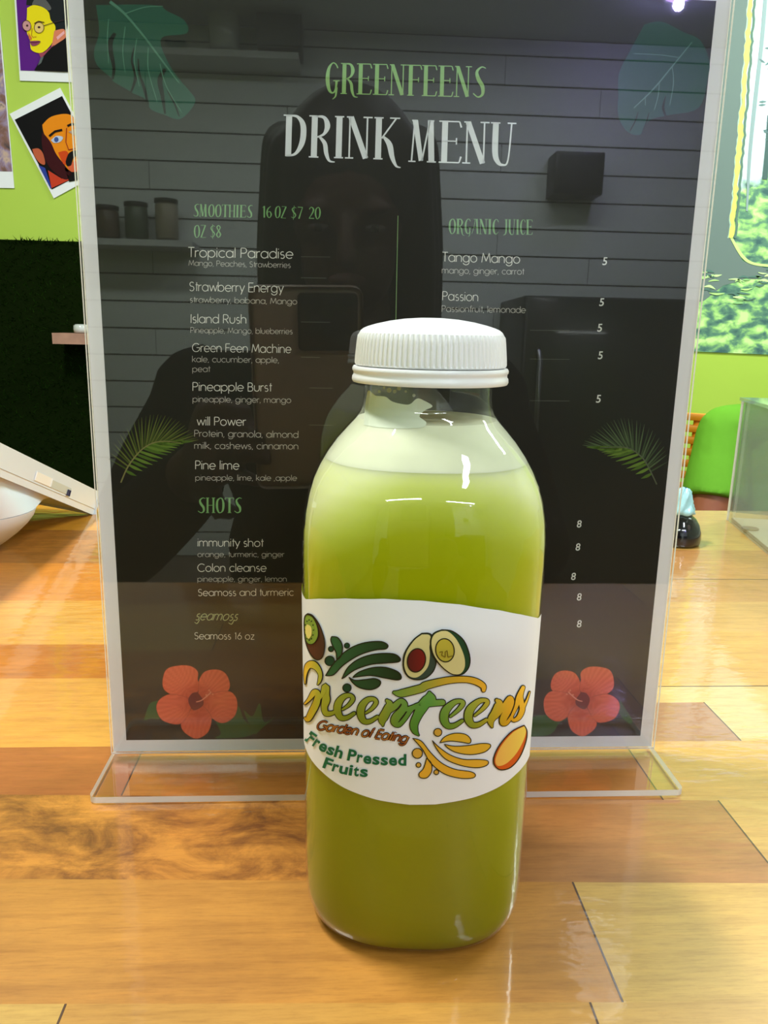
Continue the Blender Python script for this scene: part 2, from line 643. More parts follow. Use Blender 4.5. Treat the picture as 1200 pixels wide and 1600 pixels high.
def put_text(art, s, p0, p1, h, G, col, layer=1, wt=.05, shear=0.0, extra=0.0, unit=.72):
    """lettering whose baseline runs from p0 to p1 (picture y points down); h is the height of a capital"""
    dx, dy = p1[0] - p0[0], p1[1] - p0[1]
    ln = math.hypot(dx, dy)
    ux, uy = dx / ln, dy / ln
    vx, vy = uy, -ux
    last = G[s[-1]][0]
    gw = word_width(s, G) - (.10 if G is G1 else .06)
    kx = ln / gw
    ky = h / (unit if G is G1 else 1.0)
    km = min(kx, ky) if G is G1 else kx * .5 + ky * .5
    cx = 0.0
    for ch in s:
        adv, st = G[ch]
        for k in st:
            if G is G1:
                pts, smooth = [(p[0], p[1], wt) for p in k], 0
            else:
                pts, smooth = k
            q = []
            for x, y, w in pts:
                X = (cx + x + shear * y) * kx
                Y = y * ky
                q.append((p0[0] + ux * X + vx * Y, p0[1] + uy * X + vy * Y, w * (km if G is G1 else kx)))
            art.stroke(q, col, layer, curve=bool(smooth), extra=extra)
        cx += adv


def block_text(art, s, p0, p1, h, col, layer=1, bold=0.0, shear=0.0):
    """solid sans lettering from the built-in font, stretched onto the baseline p0-p1"""
    cu = bpy.data.curves.new('lettering', 'FONT')
    cu.body = s
    cu.size = 1.0
    cu.offset = bold
    cu.shear = shear
    cu.resolution_u = 4
    ob = bpy.data.objects.new('lettering', cu)
    COL.objects.link(ob)
    dg = bpy.context.evaluated_depsgraph_get()
    me = bpy.data.meshes.new_from_object(ob.evaluated_get(dg))
    vs = [(v.co.x, v.co.y) for v in me.vertices]
    fs = [tuple(p.vertices) for p in me.polygons]
    bpy.data.objects.remove(ob, do_unlink=True)
    bpy.data.curves.remove(cu)
    bpy.data.meshes.remove(me)
    x0 = min(v[0] for v in vs)
    x1 = max(v[0] for v in vs)
    dx, dy = p1[0] - p0[0], p1[1] - p0[1]
    ln = math.hypot(dx, dy)
    ux, uy = dx / ln, dy / ln
    kx = ln / (x1 - x0)
    ky = h / .72
    art.add([(p0[0] + ux * (x - x0) * kx + uy * y * ky, p0[1] + uy * (x - x0) * kx - ux * y * ky) for x, y in vs], fs, col, layer)


def mixc(stops):
    def f(t):
        t = max(stops[0][0], min(stops[-1][0], t))
        for (a, ca), (b, cb) in zip(stops, stops[1:]):
            if t <= b:
                k = (t - a) / (b - a)
                return tuple(x + (y - x) * k for x, y in zip(ca, cb))
        return stops[-1][1]
    return f

# ================================================================== THE SETTING
WALL_Y = 2.0
REAR_Y = -3.95
SIDE_L = -2.4
SIDE_R = 2.6

m_lime = pbr('lime_wall_paint', (178, 208, 74), 0.55, noise=0.03, nscale=3)
m_ship = None


def wall(name, lo, hi, m):
    o = box_obj(name, lo, hi, m)
    return tag(o, kind='structure')


wall('wall_far', (SIDE_L, WALL_Y, FLOOR), (SIDE_R, WALL_Y + .1, CEIL), m_lime)
m_side = pbr('pale_side_wall_paint', (196, 200, 190), 0.6)
wall('wall_left', (SIDE_L - .1, REAR_Y, FLOOR), (SIDE_L, WALL_Y, CEIL), pbr('left_wall_paint', (170, 190, 110), 0.6))
wall('wall_right', (SIDE_R, REAR_Y, FLOOR), (SIDE_R + .1, WALL_Y, CEIL), m_side)
wall('floor', (SIDE_L, REAR_Y, FLOOR - .1), (SIDE_R, WALL_Y, FLOOR), pbr('dark_floor', (96, 78, 64), 0.35, noise=.15, nscale=6))
wall('ceiling', (SIDE_L, REAR_Y, CEIL), (SIDE_R, WALL_Y, CEIL + .1), pbr('ceiling_paint', (190, 196, 192), 0.7))

# rear wall: painted horizontal boards with dark grooves, seen mirrored in the sign
bm = bmesh.new()
bm_box(bm, (SIDE_L, REAR_Y - .1, FLOOR), (SIDE_R, REAR_Y - .006, CEIL), mat=1)
z = FLOOR
row = 0
while z < CEIL - .01:
    h = min(.138, CEIL - z)
    x = SIDE_L
    off = [0.9, 2.1, 1.4][row % 3]
    xs = [SIDE_L, SIDE_L + off, SIDE_L + off + 2.3, SIDE_R]
    for a, b in zip(xs, xs[1:]):
        if b > a + .01:
            bm_box(bm, (a + .002, REAR_Y - .006, z + .004), (min(b, SIDE_R) - .002, REAR_Y, z + h - .004))
    z += h
    row += 1
o = mesh_obj('wall_rear', bm, [pbr('white_board_paint', (222, 226, 224), 0.5, noise=.04, nscale=2), pbr('groove_shadow', (60, 62, 62), 0.8)])
tag(o, kind='structure')

# ceiling lamps
m_diff = pbr('lamp_diffuser', (250, 250, 245), 0.4, emit=(255, 250, 240), estr=1.2)
m_frame = pbr('lamp_frame', (225, 225, 225), 0.4)
names = ['long ceiling panel lamp above the left of the counter', 'long ceiling panel lamp behind the photographer', 'long ceiling panel lamp above the seated person',
         'long ceiling panel lamp nearest the jar shelf', 'long ceiling panel lamp by the rear right corner']
for i, (x, y, sx, sy, wt, c) in enumerate(LAMPS):
    r = empty('ceiling_panel_lamp', (x, y, CEIL), names[i], 'ceiling lamp', group='ceiling panel lamps')
    bm = bmesh.new()
    for lo, hi in (((-sx / 2 - .03, -sy / 2 - .03, -.025), (sx / 2 + .03, -sy / 2, 0)), ((-sx / 2 - .03, sy / 2, -.025), (sx / 2 + .03, sy / 2 + .03, 0)),
                   ((-sx / 2 - .03, -sy / 2, -.025), (-sx / 2, sy / 2, 0)), ((sx / 2, -sy / 2, -.025), (sx / 2 + .03, sy / 2, 0))):
        bm_box(bm, lo, hi)
    mesh_obj('frame', bm, m_frame, r)
    box_obj('diffuser', (-sx / 2, -sy / 2, -.014), (sx / 2, sy / 2, -.002), m_diff, r)
    ld = bpy.data.lights.new('panel_light', 'AREA')
    ld.shape = 'RECTANGLE'
    ld.size, ld.size_y = sx, sy
    ld.energy = wt
    ld.color = c
    lo_ = bpy.data.objects.new('panel_light', ld)
    COL.objects.link(lo_)
    lo_.parent = r
    lo_.location = (0, 0, -.03)

# ================================================================== COUNTER
m, nt, b, out = nodes_of('butcher_block_wood')
at = nt.nodes.new('ShaderNodeVertexColor')
at.layer_name = 'plank'
tc = nt.nodes.new('ShaderNodeTexCoord')


def tex_noise(scale, stretch, detail=6, rough=.6, dist=0.0):
    mp = nt.nodes.new('ShaderNodeMapping')
    mp.inputs['Scale'].default_value = stretch
    nt.links.new(tc.outputs['Object'], mp.inputs['Vector'])
    n = nt.nodes.new('ShaderNodeTexNoise')
    n.inputs['Scale'].default_value = scale
    n.inputs['Detail'].default_value = detail
    n.inputs['Roughness'].default_value = rough
    n.inputs['Distortion'].default_value = dist
    nt.links.new(mp.outputs[0], n.inputs['Vector'])
    return n


def ramp(fac, stops):
    r = nt.nodes.new('ShaderNodeValToRGB')
    e = r.color_ramp.elements
    while len(e) < len(stops):
        e.new(.5)
    for el, (p, c) in zip(e, stops):
        el.position = p
        el.color = (*c, 1)
    nt.links.new(fac, r.inputs['Fac'])
    return r


def mul(a, bsock, fac=1.0, facsock=None):
    x = nt.nodes.new('ShaderNodeMix')
    x.data_type = 'RGBA'
    x.blend_type = 'MULTIPLY'
    x.inputs[0].default_value = fac
    if facsock is not None:
        nt.links.new(facsock, x.inputs[0])
    nt.links.new(a, x.inputs[6])
    nt.links.new(bsock, x.inputs[7])
    return x.outputs[2]


g1 = ramp(tex_noise(22, (1.0, 14, 1), 8, .65).outputs['Fac'], [(.28, (.80, .74, .66)), (.52, (1, 1, 1)), (.75, (1.10, 1.07, 1.0))])
g2 = ramp(tex_noise(120, (1, 11, 1), 8, .75).outputs['Fac'], [(.30, (.80, .74, .66)), (.50, (1.0, .99, .97)), (.70, (1.06, 1.05, 1.02))])
g3 = ramp(tex_noise(16, (1, 2.0, 1), 7, .68).outputs['Fac'], [(.30, (.84, .79, .71)), (.7, (1.08, 1.07, 1.04))])
figure = ramp(tex_noise(34, (1, 1.7, 1), 9, .72, .5).outputs['Fac'], [(.36, (.34, .24, .14)), (.47, (.74, .66, .52)), (.60, (1.3, 1.28, 1.2))])
c1 = mul(at.outputs['Color'], g1.outputs['Color'])
c1 = mul(c1, g2.outputs['Color'])
c1 = mul(c1, g3.outputs['Color'])
c1 = mul(c1, figure.outputs['Color'], 0, at.outputs['Alpha'])
nt.links.new(c1, b.inputs['Base Color'])
b.inputs['Roughness'].default_value = .42
b.inputs['Coat Weight'].default_value = .9
b.inputs['Coat Roughness'].default_value = .06
bp = nt.nodes.new('ShaderNodeBump')
bp.inputs['Strength'].default_value = .12
bp.inputs['Distance'].default_value = .002
nt.links.new(tex_noise(55, (1, 2.2, 1), 3, .5).outputs['Fac'], bp.inputs['Height'])
nt.links.new(bp.outputs['Normal'], b.inputs['Coat Normal'])
M['wood'] = m

CX0, CX1, CY0, CY1 = -.95, 1.25, -.235, .44
WK = 0.74


def Yb(a, s, x):
    return a + s * x


# rows: boundary as y = a + s*x ; planks as (x end, colour, figure)
NEAR = [
    (-.235, 0), (-.190, -.01), (-.156, -.02), (-.1166, -.03), (-.0722, -.036), (-.0285, -.036), (.009, .0)]
NEARP = [
    [(-.20, (220, 165, 90), 0), (.18, (205, 146, 70), 0), (CX1, (222, 172, 100), 0)],
    [(-.30, (205, 150, 80), 0), (.02, (226, 176, 100), 0), (CX1, (214, 160, 86), 0)],
    [(-.088, (222, 178, 100), 0), (.045, (214, 158, 78), 0), (CX1, (226, 178, 104), 0)],
    [(-.36, (210, 150, 80), 0), (.0535, (212, 148, 68), .12), (.42, (232, 186, 108), 0), (CX1, (214, 150, 80), 0)],
    [(-.31, (196, 128, 70), .1), (-.02, (204, 138, 60), .95), (.1205, (196, 132, 74), .12), (.40, (228, 176, 104), 0), (CX1, (200, 140, 80), 0)],
    [(-.34, (212, 140, 70), 0), (-.0985, (190, 110, 56), .1), (.10, (214, 138, 56), .1), (.44, (228, 172, 98), .05), (CX1, (206, 150, 90), 0)],
]
FARL = [.009, .0717, .1126, .180, .257, .349, CY1]
FARLP = [[(-.45, (226, 160, 80), 0), (0, (236, 168, 82), 0)], [(0, (214, 130, 40), .1)], [(-.38, (220, 150, 60), 0), (0, (238, 172, 80), 0)],
         [(0, (230, 146, 52), .1)], [(-.50, (220, 150, 70), 0), (0, (196, 128, 62), .45)], [(0, (240, 166, 58), .1)]]
FARR = [.009, .0435, .060, .130, .180, .226, .300, CY1]
FARRP = [[(.151, (188, 128, 90), .1), (.5, (236, 194, 132), 0), (CX1, (220, 170, 100), 0)], [(.128, (236, 178, 92), 0), (CX1, (236, 194, 132), 0)],
         [(.30, (234, 178, 98), .05), (CX1, (220, 160, 90), 0)], [(.42, (232, 178, 108), 0), (CX1, (225, 170, 100), 0)],
         [(.52, (226, 164, 100), .1), (CX1, (230, 180, 110), 0)], [(.36, (224, 160, 98), .1), (CX1, (226, 168, 98), 0)], [(CX1, (240, 188, 108), 0)]]
quads = []
seams = []


def rows(bounds, planks, xa):
    for i, pl in enumerate(planks):
        b0 = bounds[i] if isinstance(bounds[i], tuple) else (bounds[i], 0)
        b1 = bounds[i + 1] if isinstance(bounds[i + 1], tuple) else (bounds[i + 1], 0)
        x = xa
        for xe, c, fg in pl:
            quads.append(([(x, Yb(*b0, x)), (xe, Yb(*b0, xe)), (xe, Yb(*b1, xe)), (x, Yb(*b1, x))], c, fg))
            if xe < CX1 - .01 and abs(xe) > .001:
                seams.append(((xe, Yb(*b0, xe)), (xe, Yb(*b1, xe)), .0006))
            x = xe


rows(NEAR, NEARP, CX0)
rows(FARL, FARLP, CX0)
rows(FARR, FARRP, 0)
seams += [((.0, .0600), (.20, .0600), .0007), ((.10, .226), (.46, .226), .0009)]
counter = empty('serving_counter', (0, 0, FLOOR), 'glossy butcher-block serving counter of mixed honey and brown planks under the juice bottle', 'counter')
bm = bmesh.new()
lay = bm.loops.layers.float_color.new('plank')
Z = -FLOOR


def quad(pts, z, c, fg):
    vs = [bm.verts.new((p[0], p[1], z)) for p in pts]
    f = bm.faces.new(vs)
    if f.calc_area() and f.normal.z < 0:
        f.normal_flip()
    f.normal_update()
    if f.normal.z < 0:
        f.normal_flip()
    for lp in f.loops:
        lp[lay] = (*L((c[0], c[1], c[2] * .90), WK)[:3], fg)


for pts, c, fg in quads:
    quad(pts, Z, c, fg)
for p, q, w in seams:
    d = (Vector(q) - Vector(p)).normalized()
    nrm = Vector((-d.y, d.x)) * (w / 2)
    quad([Vector(p) - nrm, Vector(q) - nrm, Vector(q) + nrm, Vector(p) + nrm], Z + .00006, (92, 58, 30), 0)
T = .04
for lo, hi in (((CX0, CY0, Z - T), (CX1, CY1, Z - .0004)),):
    vs = bm_box(bm, lo, hi)
    for v in vs:
        for f in v.link_faces:
            for lp in f.loops:
                lp[lay] = (*L((206, 146, 72))[:3], 0)
mesh_obj('countertop', bm, M['wood'], counter)
m_panel = pbr('dark_counter_panel', (58, 50, 44), 0.5)
bm = bmesh.new()
bm_box(bm, (CX0 + .06, CY0 + .08, 0.02), (CX1 - .06, CY1 - .10, Z - T - .0005))
mesh_obj('base_cabinet', bm, m_panel, counter)

# ================================================================== SIGN HOLDER AND MENU
HW, HH = .1086, .2815


def sheet(name, off0, off1, parent, v0=0.0):
    bm = bmesh.new()
    B = [Vector((u, 0, 0)) + S_O + S_V * v for u, v in ((-HW, v0), (HW, v0), (HW, HH), (-HW, HH))]
    f0 = [bm.verts.new(p + S_N * off0) for p in B]
    f1 = [bm.verts.new(p + S_N * off1) for p in B]
    bm.faces.new(list(reversed(f0)))
    bm.faces.new(f1)
    for i in range(4):
        bm.faces.new((f0[i], f0[(i + 1) % 4], f1[(i + 1) % 4], f1[i])).material_index = 1
    bmesh.ops.recalc_face_normals(bm, faces=bm.faces)
    return mesh_obj(name, bm, [M['acrylic'], M['acrylic_edge']], parent)


holder = empty('sign_holder', (0, 0, 0), 'clear acrylic upright sign holder with a flat foot, standing behind the juice bottle', 'sign holder')
sheet('front_sheet', .0006, .0018, holder)
sheet('back_sheet', -.0020, -.0008, holder)
bm = bmesh.new()
r_ = .0025
foot = []
for cx, cy, a0 in ((HW - r_, -.0300 + r_, -90), (HW - r_, .045 - r_, 0), (-HW + r_, .045 - r_, 90), (-HW + r_, -.0300 + r_, 180)):
    for i in range(6):
        a = math.radians(a0 + 90 * i / 5)
        foot.append((cx + r_ * math.cos(a), cy + r_ * math.sin(a)))
bm_loft(bm, [[Vector((x, y, .0004)) for x, y in foot], [Vector((x, y, .0028)) for x, y in foot]])
for f in bm.faces:
    f.material_index = 0 if abs(f.normal.z) > .5 else 1
    f.normal_update()
    f.material_index = 0 if abs(f.normal.z) > .5 else 1
mesh_obj('foot_plate', bm, [M['acrylic'], M['acrylic_edge']], holder)

PW, PH, MG = .1079, .2770, .0049
bm = bmesh.new()


def s_pt(u, v, off):
    return Vector((u, 0, 0)) + S_O + S_V * v + S_N * off


A = [s_pt(u, v, -.0004) for u, v in ((-PW, 0), (PW, 0), (PW, PH), (-PW, PH))]
Bq = [s_pt(u, v, .0) for u, v in ((-PW, 0), (PW, 0), (PW, PH), (-PW, PH))]
bm_loft(bm, [A, Bq])
fb = bm.faces.new([bm.verts.new(s_pt(u, v, .00004)) for u, v in ((-PW + MG, MG), (PW - MG, MG), (PW - MG, PH - MG), (-PW + MG, PH - MG))])
bmesh.ops.recalc_face_normals(bm, faces=bm.faces)
fb.material_index = 1
menu = mesh_obj('drink_menu', bm, [M['paper'], M['black_print']])
tag(menu, 'black drink menu sheet with white border and red hibiscus in the clear sign holder', 'menu')


def sign_map(x, y, l):
    return on_sign(x, y, .00004 + .00004 * l)


GRN = (144, 184, 112)
GRD = (118, 164, 104)
WHT = (226, 230, 232)
ITM = (214, 212, 202)
SUB = (182, 178, 168)

a = Art()
put_text(a, 'GREENFEENS', (508, 145.5), (757, 152), 47, G2, lambda x, y: GRN if y > 120 else (150, 196, 130))
a.build('green_heading_lettering', sign_map, M['ink'], menu)['label'] = 'green shop name heading'
a = Art()
put_text(a, 'DRINK', (443, 244), (622, 249), 64, G2, WHT)
put_text(a, 'MENU', (640, 252), (804, 257), 64, G2, WHT)
a.build('white_title_lettering', sign_map, M['ink'], menu)['label'] = 'large white title lettering'
for grp in ((('SMOOTHIES', (302, 338), (394, 340), 19), ('16', (410, 340), (424, 340), 18), ('OZ', (429, 340), (446, 341), 18), ('$7', (454, 341), (471, 342), 18), ('20', (482, 341.5), (500, 342), 18), ('OZ', (303, 371), (321, 371), 19), ('$8', (328, 371), (345, 371), 19)),
            (('SHOTS', (309, 801), (377, 801), 23),), (('ORGANIC', (701, 365), (779, 366), 23), ('JUICE', (785, 366), (832, 366.5), 23))):
    a = Art()
    for s, p0, p1, h in grp:
        put_text(a, s, p0, p1, h, G2, GRD)
    a.build('section_heading_lettering', sign_map, M['ink'], menu)['label'] = 'green section heading'
for s, p0, p1, h in (('Tropical Paradise', (294, 401.5), (457.6, 404), 15), ('Strawberry Energy', (296, 454.5), (442, 457), 14), ('Island Rush', (298, 504.5), (385, 505.5), 13.5), ('Green Feen Machine', (300.6, 549.5), (454.6, 551.5), 13),
                     ('Pineapple Burst', (301.4, 610.5), (424, 611.5), 13), ('will Power', (308, 664.5), (384, 665), 13), ('Pine lime', (305.6, 733), (373.5, 733.5), 13), ('immunity shot', (309, 853.5), (411, 854), 12),
                     ('Colon cleanse', (309, 893), (416, 893), 12), ('Seamoss and turmeric', (309.7, 931), (458.7, 930.5), 10.5), ('Seamoss 16 oz', (304, 998.5), (397, 999), 10.5), ('Tango Mango', (691, 408.5), (812, 411.5), 14.5), ('Passion', (691.5, 469), (747, 470.5), 13.5)):
    a = Art()
    put_text(a, s, p0, p1, h, G1, ITM, wt=.062)
    a.build('drink_name_lettering', sign_map, M['ink'], menu)
for s, p0, p1, h in (('Mango, Peaches, Strawberries', (295, 415), (454, 418.5), 8.5), ('strawberry, babana, Mango', (297, 472.5), (464, 475.5), 9), ('Pineapple, Mango, blueberries', (298, 520), (457, 522), 8.5),
                     ('kale, cucumber, apple,', (300.6, 565.5), (436, 567), 9), ('peat', (301, 581), (328, 581), 9), ('pineapple, ginger, mango', (301.4, 628), (454.6, 629.5), 9), ('Protein, granola, almond', (304, 682), (466, 684), 10),
                     ('milk, cashews, cinnamon', (304, 701), (466, 702), 10), ('pineapple, lime, kale ,apple', (305.6, 750.5), (463.6, 751), 8.5), ('orange, turmeric, ginger', (309, 870), (444, 870), 8), ('pineapple, ginger, lemon', (309, 908.5), (448, 908.5), 8),
                     ('mango, ginger, carrot', (690.6, 427), (818.4, 429), 9.5), ('Passionfruit, lemonade', (690.6, 487), (821, 489), 9.5)):
    a = Art()
    put_text(a, s, p0, p1, h, G1, SUB, wt=.062)
    a.build('ingredient_lettering', sign_map, M['ink'], menu)
for x0, y0, x1 in ((470, 401, 516), (470, 434, 510), (470, 503, 516), (470, 558, 500), (483, 606, 520), (483, 664, 520), (828, 516, 890), (828, 561, 890), (828, 626, 890)):
    a = Art()
    a.stroke([(x0, y0), (x1, y0 + .6)], (86, 88, 78), 1, w=.8)
    a.build('leader_line', sign_map, M['ink'], menu)
a = Art()
a.stroke([(621.8, 337), (618.5, 500)], (120, 150, 100), 1, w=1.2)
a.build('divider_line', sign_map, M['ink'], menu)
a = Art()
put_text(a, 'seamoss', (305, 968.5), (370, 969.5), 14, G1, (158, 168, 128), 1, wt=.075, shear=.42)
a.stroke([(312, 968, 1.2), (308, 974, 1.4), (304, 972, .8)], (158, 168, 128), 1, curve=True)
a.stroke([(366, 968, 1.2), (362, 975, 1.4), (357, 973, .8)], (158, 168, 128), 1, curve=True)
a.build('script_heading_lettering', sign_map, M['ink'], menu)['label'] = 'small handwritten section heading'
for s, w_, h_, spots in (('5', 4, 12.5, ((945, 414), (940, 478), (937, 518), (938, 561), (935, 629))), ('8', 3.8, 11.5, ((905, 824), (903, 860), (896, 906), (905, 938), (905, 980)))):
    for x, y in spots:
        a = Art()
        block_text(a, s, (x - w_, y), (x + w_, y), h_, (214, 216, 208), 1, .01, .15)
        a.build('price_lettering', sign_map, M['ink'], menu)


def monstera(name, outline, rib, cuts, veins, c0, c1):
    a = Art()
    a.poly(outline, lambda x, y: c0, 1, curve=True)
    for p in cuts:
        a.stroke(p, (28, 30, 26), 2, curve=True)
    for p in veins:
        a.stroke(p, c1, 3, curve=True)
    a.stroke(rib, c1, 4, curve=True)
    o = a.build(name, sign_map, M['ink'], menu)
    return o


monstera('printed_monstera_leaf', [(150, 8), (155, 50), (147, 80), (152, 102), (174, 122), (178, 128), (204, 143), (208, 146), (227, 155), (236, 171), (256, 179), (282, 186), (305, 160), (296, 142), (282, 126), (262, 96), (252, 60), (292, 52), (288, 32), (262, 18), (240, 8)],
         [(172, 3, 5), (195, 22, 4), (225, 57, 3.2), (255, 97, 2.6), (280, 130, 1.6)],
         [[(176, 124, 4), (178, 105, 5), (172, 70, 8), (180, 52, 5)], [(205, 144, 3), (212, 120, 5), (206, 95, 3), (210, 75, 2)], [(232, 165, 3), (226, 140, 5), (218, 115, 3), (216, 92, 2)], [(258, 178, 3), (254, 150, 6), (250, 125, 8), (258, 108, 5)], [(290, 66, 8), (270, 70, 12), (258, 62, 4)], [(280, 182, 2), (272, 160, 3), (262, 142, 2)]],
         [[(170, 30, 1.5), (168, 60, 1.5), (170, 100, 1)], [(196, 42, 1.6), (192, 80, 1.6), (196, 115, 1)], [(214, 60, 1.6), (210, 95, 1.6), (218, 135, 1)], [(232, 75, 1.6), (232, 110, 1.5), (246, 160, 1)], [(250, 100, 1.4), (260, 135, 1.4), (284, 176, 1)], [(195, 22, 2), (225, 12, 1.6), (255, 10, 1)]],
         (40, 82, 66), (78, 124, 102))['label'] = 'dim green monstera leaf at the top left corner'
monstera('printed_monstera_leaf', [(1007, 38), (984, 80), (967, 115), (966, 150), (965, 172), (969, 190), (982, 207), (1001, 210), (1015, 188), (1046, 180), (1092, 168), (1106, 120), (1108, 96), (1094, 63), (1067, 50), (1034, 34)],
         [(1081, 66, 1.4), (1050, 104, 2), (1020, 140, 2), (990, 169, 1.2)],
         [[(984, 205, 2), (992, 190, 2), (997, 175, 1)], [(1003, 208, 2), (1010, 190, 2), (1014, 176, 1)], [(1040, 182, 3), (1036, 168, 4), (1040, 150, 1)]],
         [[(1050, 104, 1), (1052, 130, 1.4), (1046, 165, 1)], [(1030, 128, 1), (1028, 150, 1.3), (1022, 172, 1)], [(1008, 150, 1), (1008, 165, 1)], [(1060, 90, 1), (1030, 86, 1.2), (990, 84, 1)]],
         (38, 74, 62), (84, 122, 108))['label'] = 'dim green monstera leaf at the top right corner'


def palm(name, st, flip, c_hi, c_lo, c_st):
    a = Art()
    S = crom([(x, y, w) for x, y, w in st], 8)
    n = len(S)

    def at_(t):
        i = min(n - 1, max(0, int(t * (n - 1))))
        return S[i]
    for i in range(30):
        t = .16 + .84 * i / 29
        x, y, _ = at_(t)
        ang = math.radians(150 - 140 * (i / 29) ** .9)
        ln = 40 * math.sin(PI * (.14 + .76 * i / 29)) ** .7 + 10
        dx, dy = math.cos(ang) * ln * flip, -math.sin(ang) * ln
        a.stroke([(x, y, 2.4), (x + dx * .5, y + dy * .5, 2.2), (x + dx, y + dy, .4)], c_hi if i % 2 else c_lo, 1, curve=True)
    for i in range(15):
        t = .14 + .80 * i / 14
        x, y, _ = at_(t)
        ang = math.radians(40 - 36 * i / 14)
        ln = (14 + 36 * math.sin(PI * (.1 + .72 * i / 14))) * .86
        dx, dy = math.cos(ang) * ln * flip, (math.sin(ang) * ln - 3) * .72
        a.stroke([(x, y, 3), (x + dx * .5, y + dy * .55, 4.6), (x + dx, y + dy, .5)], (96, 122, 46) if i % 2 else (76, 102, 36), 2, curve=True)
    a.stroke(S, c_st, 3)
    return a.build(name, sign_map, M['ink'], menu)


palm('printed_palm_frond', [(189, 754, 2.2), (198, 733, 2.2), (208.5, 717, 2.2), (220, 704, 2), (231, 696, 1.8), (243, 691, 1.6), (260, 689.5, 1.4), (283, 692, 1)], 1, (92, 100, 46), (66, 80, 32), (124, 120, 72))['label'] = 'green palm frond on the left edge'
palm('printed_palm_frond', [(1026, 757, 2), (1015, 734, 2), (1005, 717, 2), (990, 704, 1.8), (979, 699.5, 1.6), (962, 698.5, 1.4), (937, 700, 1)], -1, (78, 94, 62), (58, 72, 46), (86, 92, 70))['label'] = 'green palm frond on the right edge'

PET = [[(370, 315), (280, 300), (205, 250), (200, 170), (230, 110), (310, 88), (390, 92), (440, 130), (440, 190), (462, 230), (420, 290)],
       [(450, 250), (450, 190), (490, 130), (570, 115), (630, 140), (660, 200), (655, 255), (600, 290), (520, 330), (440, 330)],
       [(430, 330), (540, 280), (650, 265), (700, 300), (715, 360), (700, 430), (650, 475), (600, 485), (550, 460), (480, 400)],
       [(410, 350), (480, 370), (530, 430), (535, 480), (510, 550), (450, 590), (400, 585), (340, 540), (325, 490), (360, 440), (395, 390)],
       [(400, 320), (400, 350), (390, 390), (360, 450), (320, 490), (260, 490), (190, 460), (155, 390), (170, 330), (230, 290), (300, 290)]]


def hibiscus(name, fx, side):
    a = Art(3.0)
    for lp in ([[(170, 330), (110, 350), (80, 420), (70, 470), (110, 455), (180, 450)], [(560, 470), (600, 560), (560, 590), (700, 590), (800, 575), (840, 540), (760, 460), (720, 370), (650, 420)], [(840, 570), (890, 520), (980, 440), (900, 480), (870, 350), (820, 440), (760, 400), (800, 500)]] if side < 0 else
               [[(150, 330), (120, 380), (60, 480), (90, 500), (160, 420)], [(540, 470), (600, 500), (640, 560), (700, 590), (860, 590), (840, 500), (740, 440)]]):
        a.poly([fx(*p) for p in lp], lambda x, y: (52, 88, 46), 1, curve=True)
    cx, cy = fx(440, 335)
    for k, p in enumerate(PET):
        P = [fx(*q) for q in p]

        def pc(x, y, k=k):
            d = math.hypot(x - cx, y - cy)
            v = (math.sin(math.atan2(y - cy, x - cx) * 46) * 8) * (d > 14)
            s = min(1, d / 34)
            return (176 + 44 * s + v, 62 + 38 * s + v, 40 + 30 * s + v)
        a.poly(P, pc, 2 + k, curve=True)
        a.stroke(crom(P + [P[0]], 5), (168, 66, 48), 2 + k, w=.7)
    a.poly([fx(*p) for p in [(440, 270), (480, 330), (470, 370), (410, 395), (375, 330), (400, 280)]], (112, 34, 34), 8, curve=True)
    a.stroke([(*fx(430, 338), 1.6), (*fx(470, 325), 1.8), (*fx(530, 275), 2)], (226, 140, 116), 9, curve=True)
    for q in ((500, 290), (530, 270), (545, 285), (520, 258)):
        x, y = fx(*q)
        a.ell(x, y, 1.5, 1.5, 0, (226, 130, 96), 9, 8)
    return a.build(name, sign_map, M['ink'], menu)


hibiscus('printed_hibiscus', lambda x, y: (210 + x / 4.444, 1020 + y / 4.444), -1)['label'] = 'red hibiscus at the bottom left corner'
hibiscus('printed_hibiscus', lambda x, y: (907.5 - ((x - 440) / 4.444) * .94, 1093.5 + ((y - 330) / 4.444) * .95), 1)['label'] = 'red hibiscus at the bottom right corner'

# ================================================================== JUICE BOTTLE
BX, BY, BROT = .0030, -.0716, math.radians(-4.56)
PROF = [(.0000, .0272, 2.66), (.0008, .0292, 2.66), (.0025, .0307, 2.66), (.006, .0319, 2.66), (.012, .0323, 2.66), (.030, .0324, 2.66), (.060, .0325, 2.66), (.080, .0327, 2.66), (.100, .0329, 2.66),
        (.108, .0330, 2.66), (.114, .0329, 2.64), (.119, .0325, 2.6), (.1235, .0317, 2.56), (.1275, .0306, 2.5), (.131, .0291, 2.42), (.1345, .0271, 2.32), (.138, .0246, 2.2), (.1412, .0218, 2.1),
        (.1437, .0195, 2.03), (.1455, .0181, 2.0), (.1475, .0174, 2.0), (.150, .0171, 2.0), (.1535, .0171, 2.0), (.166, .0168, 2.0)]


def prof_at(z):
    z = max(PROF[0][0], min(PROF[-1][0], z))
    for (z0, a0, n0), (z1, a1, n1) in zip(PROF, PROF[1:]):
        if z <= z1:
            k = (z - z0) / (z1 - z0)
            return a0 + (a1 - a0) * k, n0 + (n1 - n0) * k
    return PROF[-1][1], PROF[-1][2]


def rad(phi, z, inset=0.0):
    a, n = prof_at(z)
    a -= inset
    t = phi - BROT
    return a * (abs(math.cos(t)) ** n + abs(math.sin(t)) ** n) ** (-1 / n)


def b_pt(phi, z, off=0.0):
    r = rad(phi, z) + off
    return Vector((BX + r * math.cos(phi), BY + r * math.sin(phi), z))


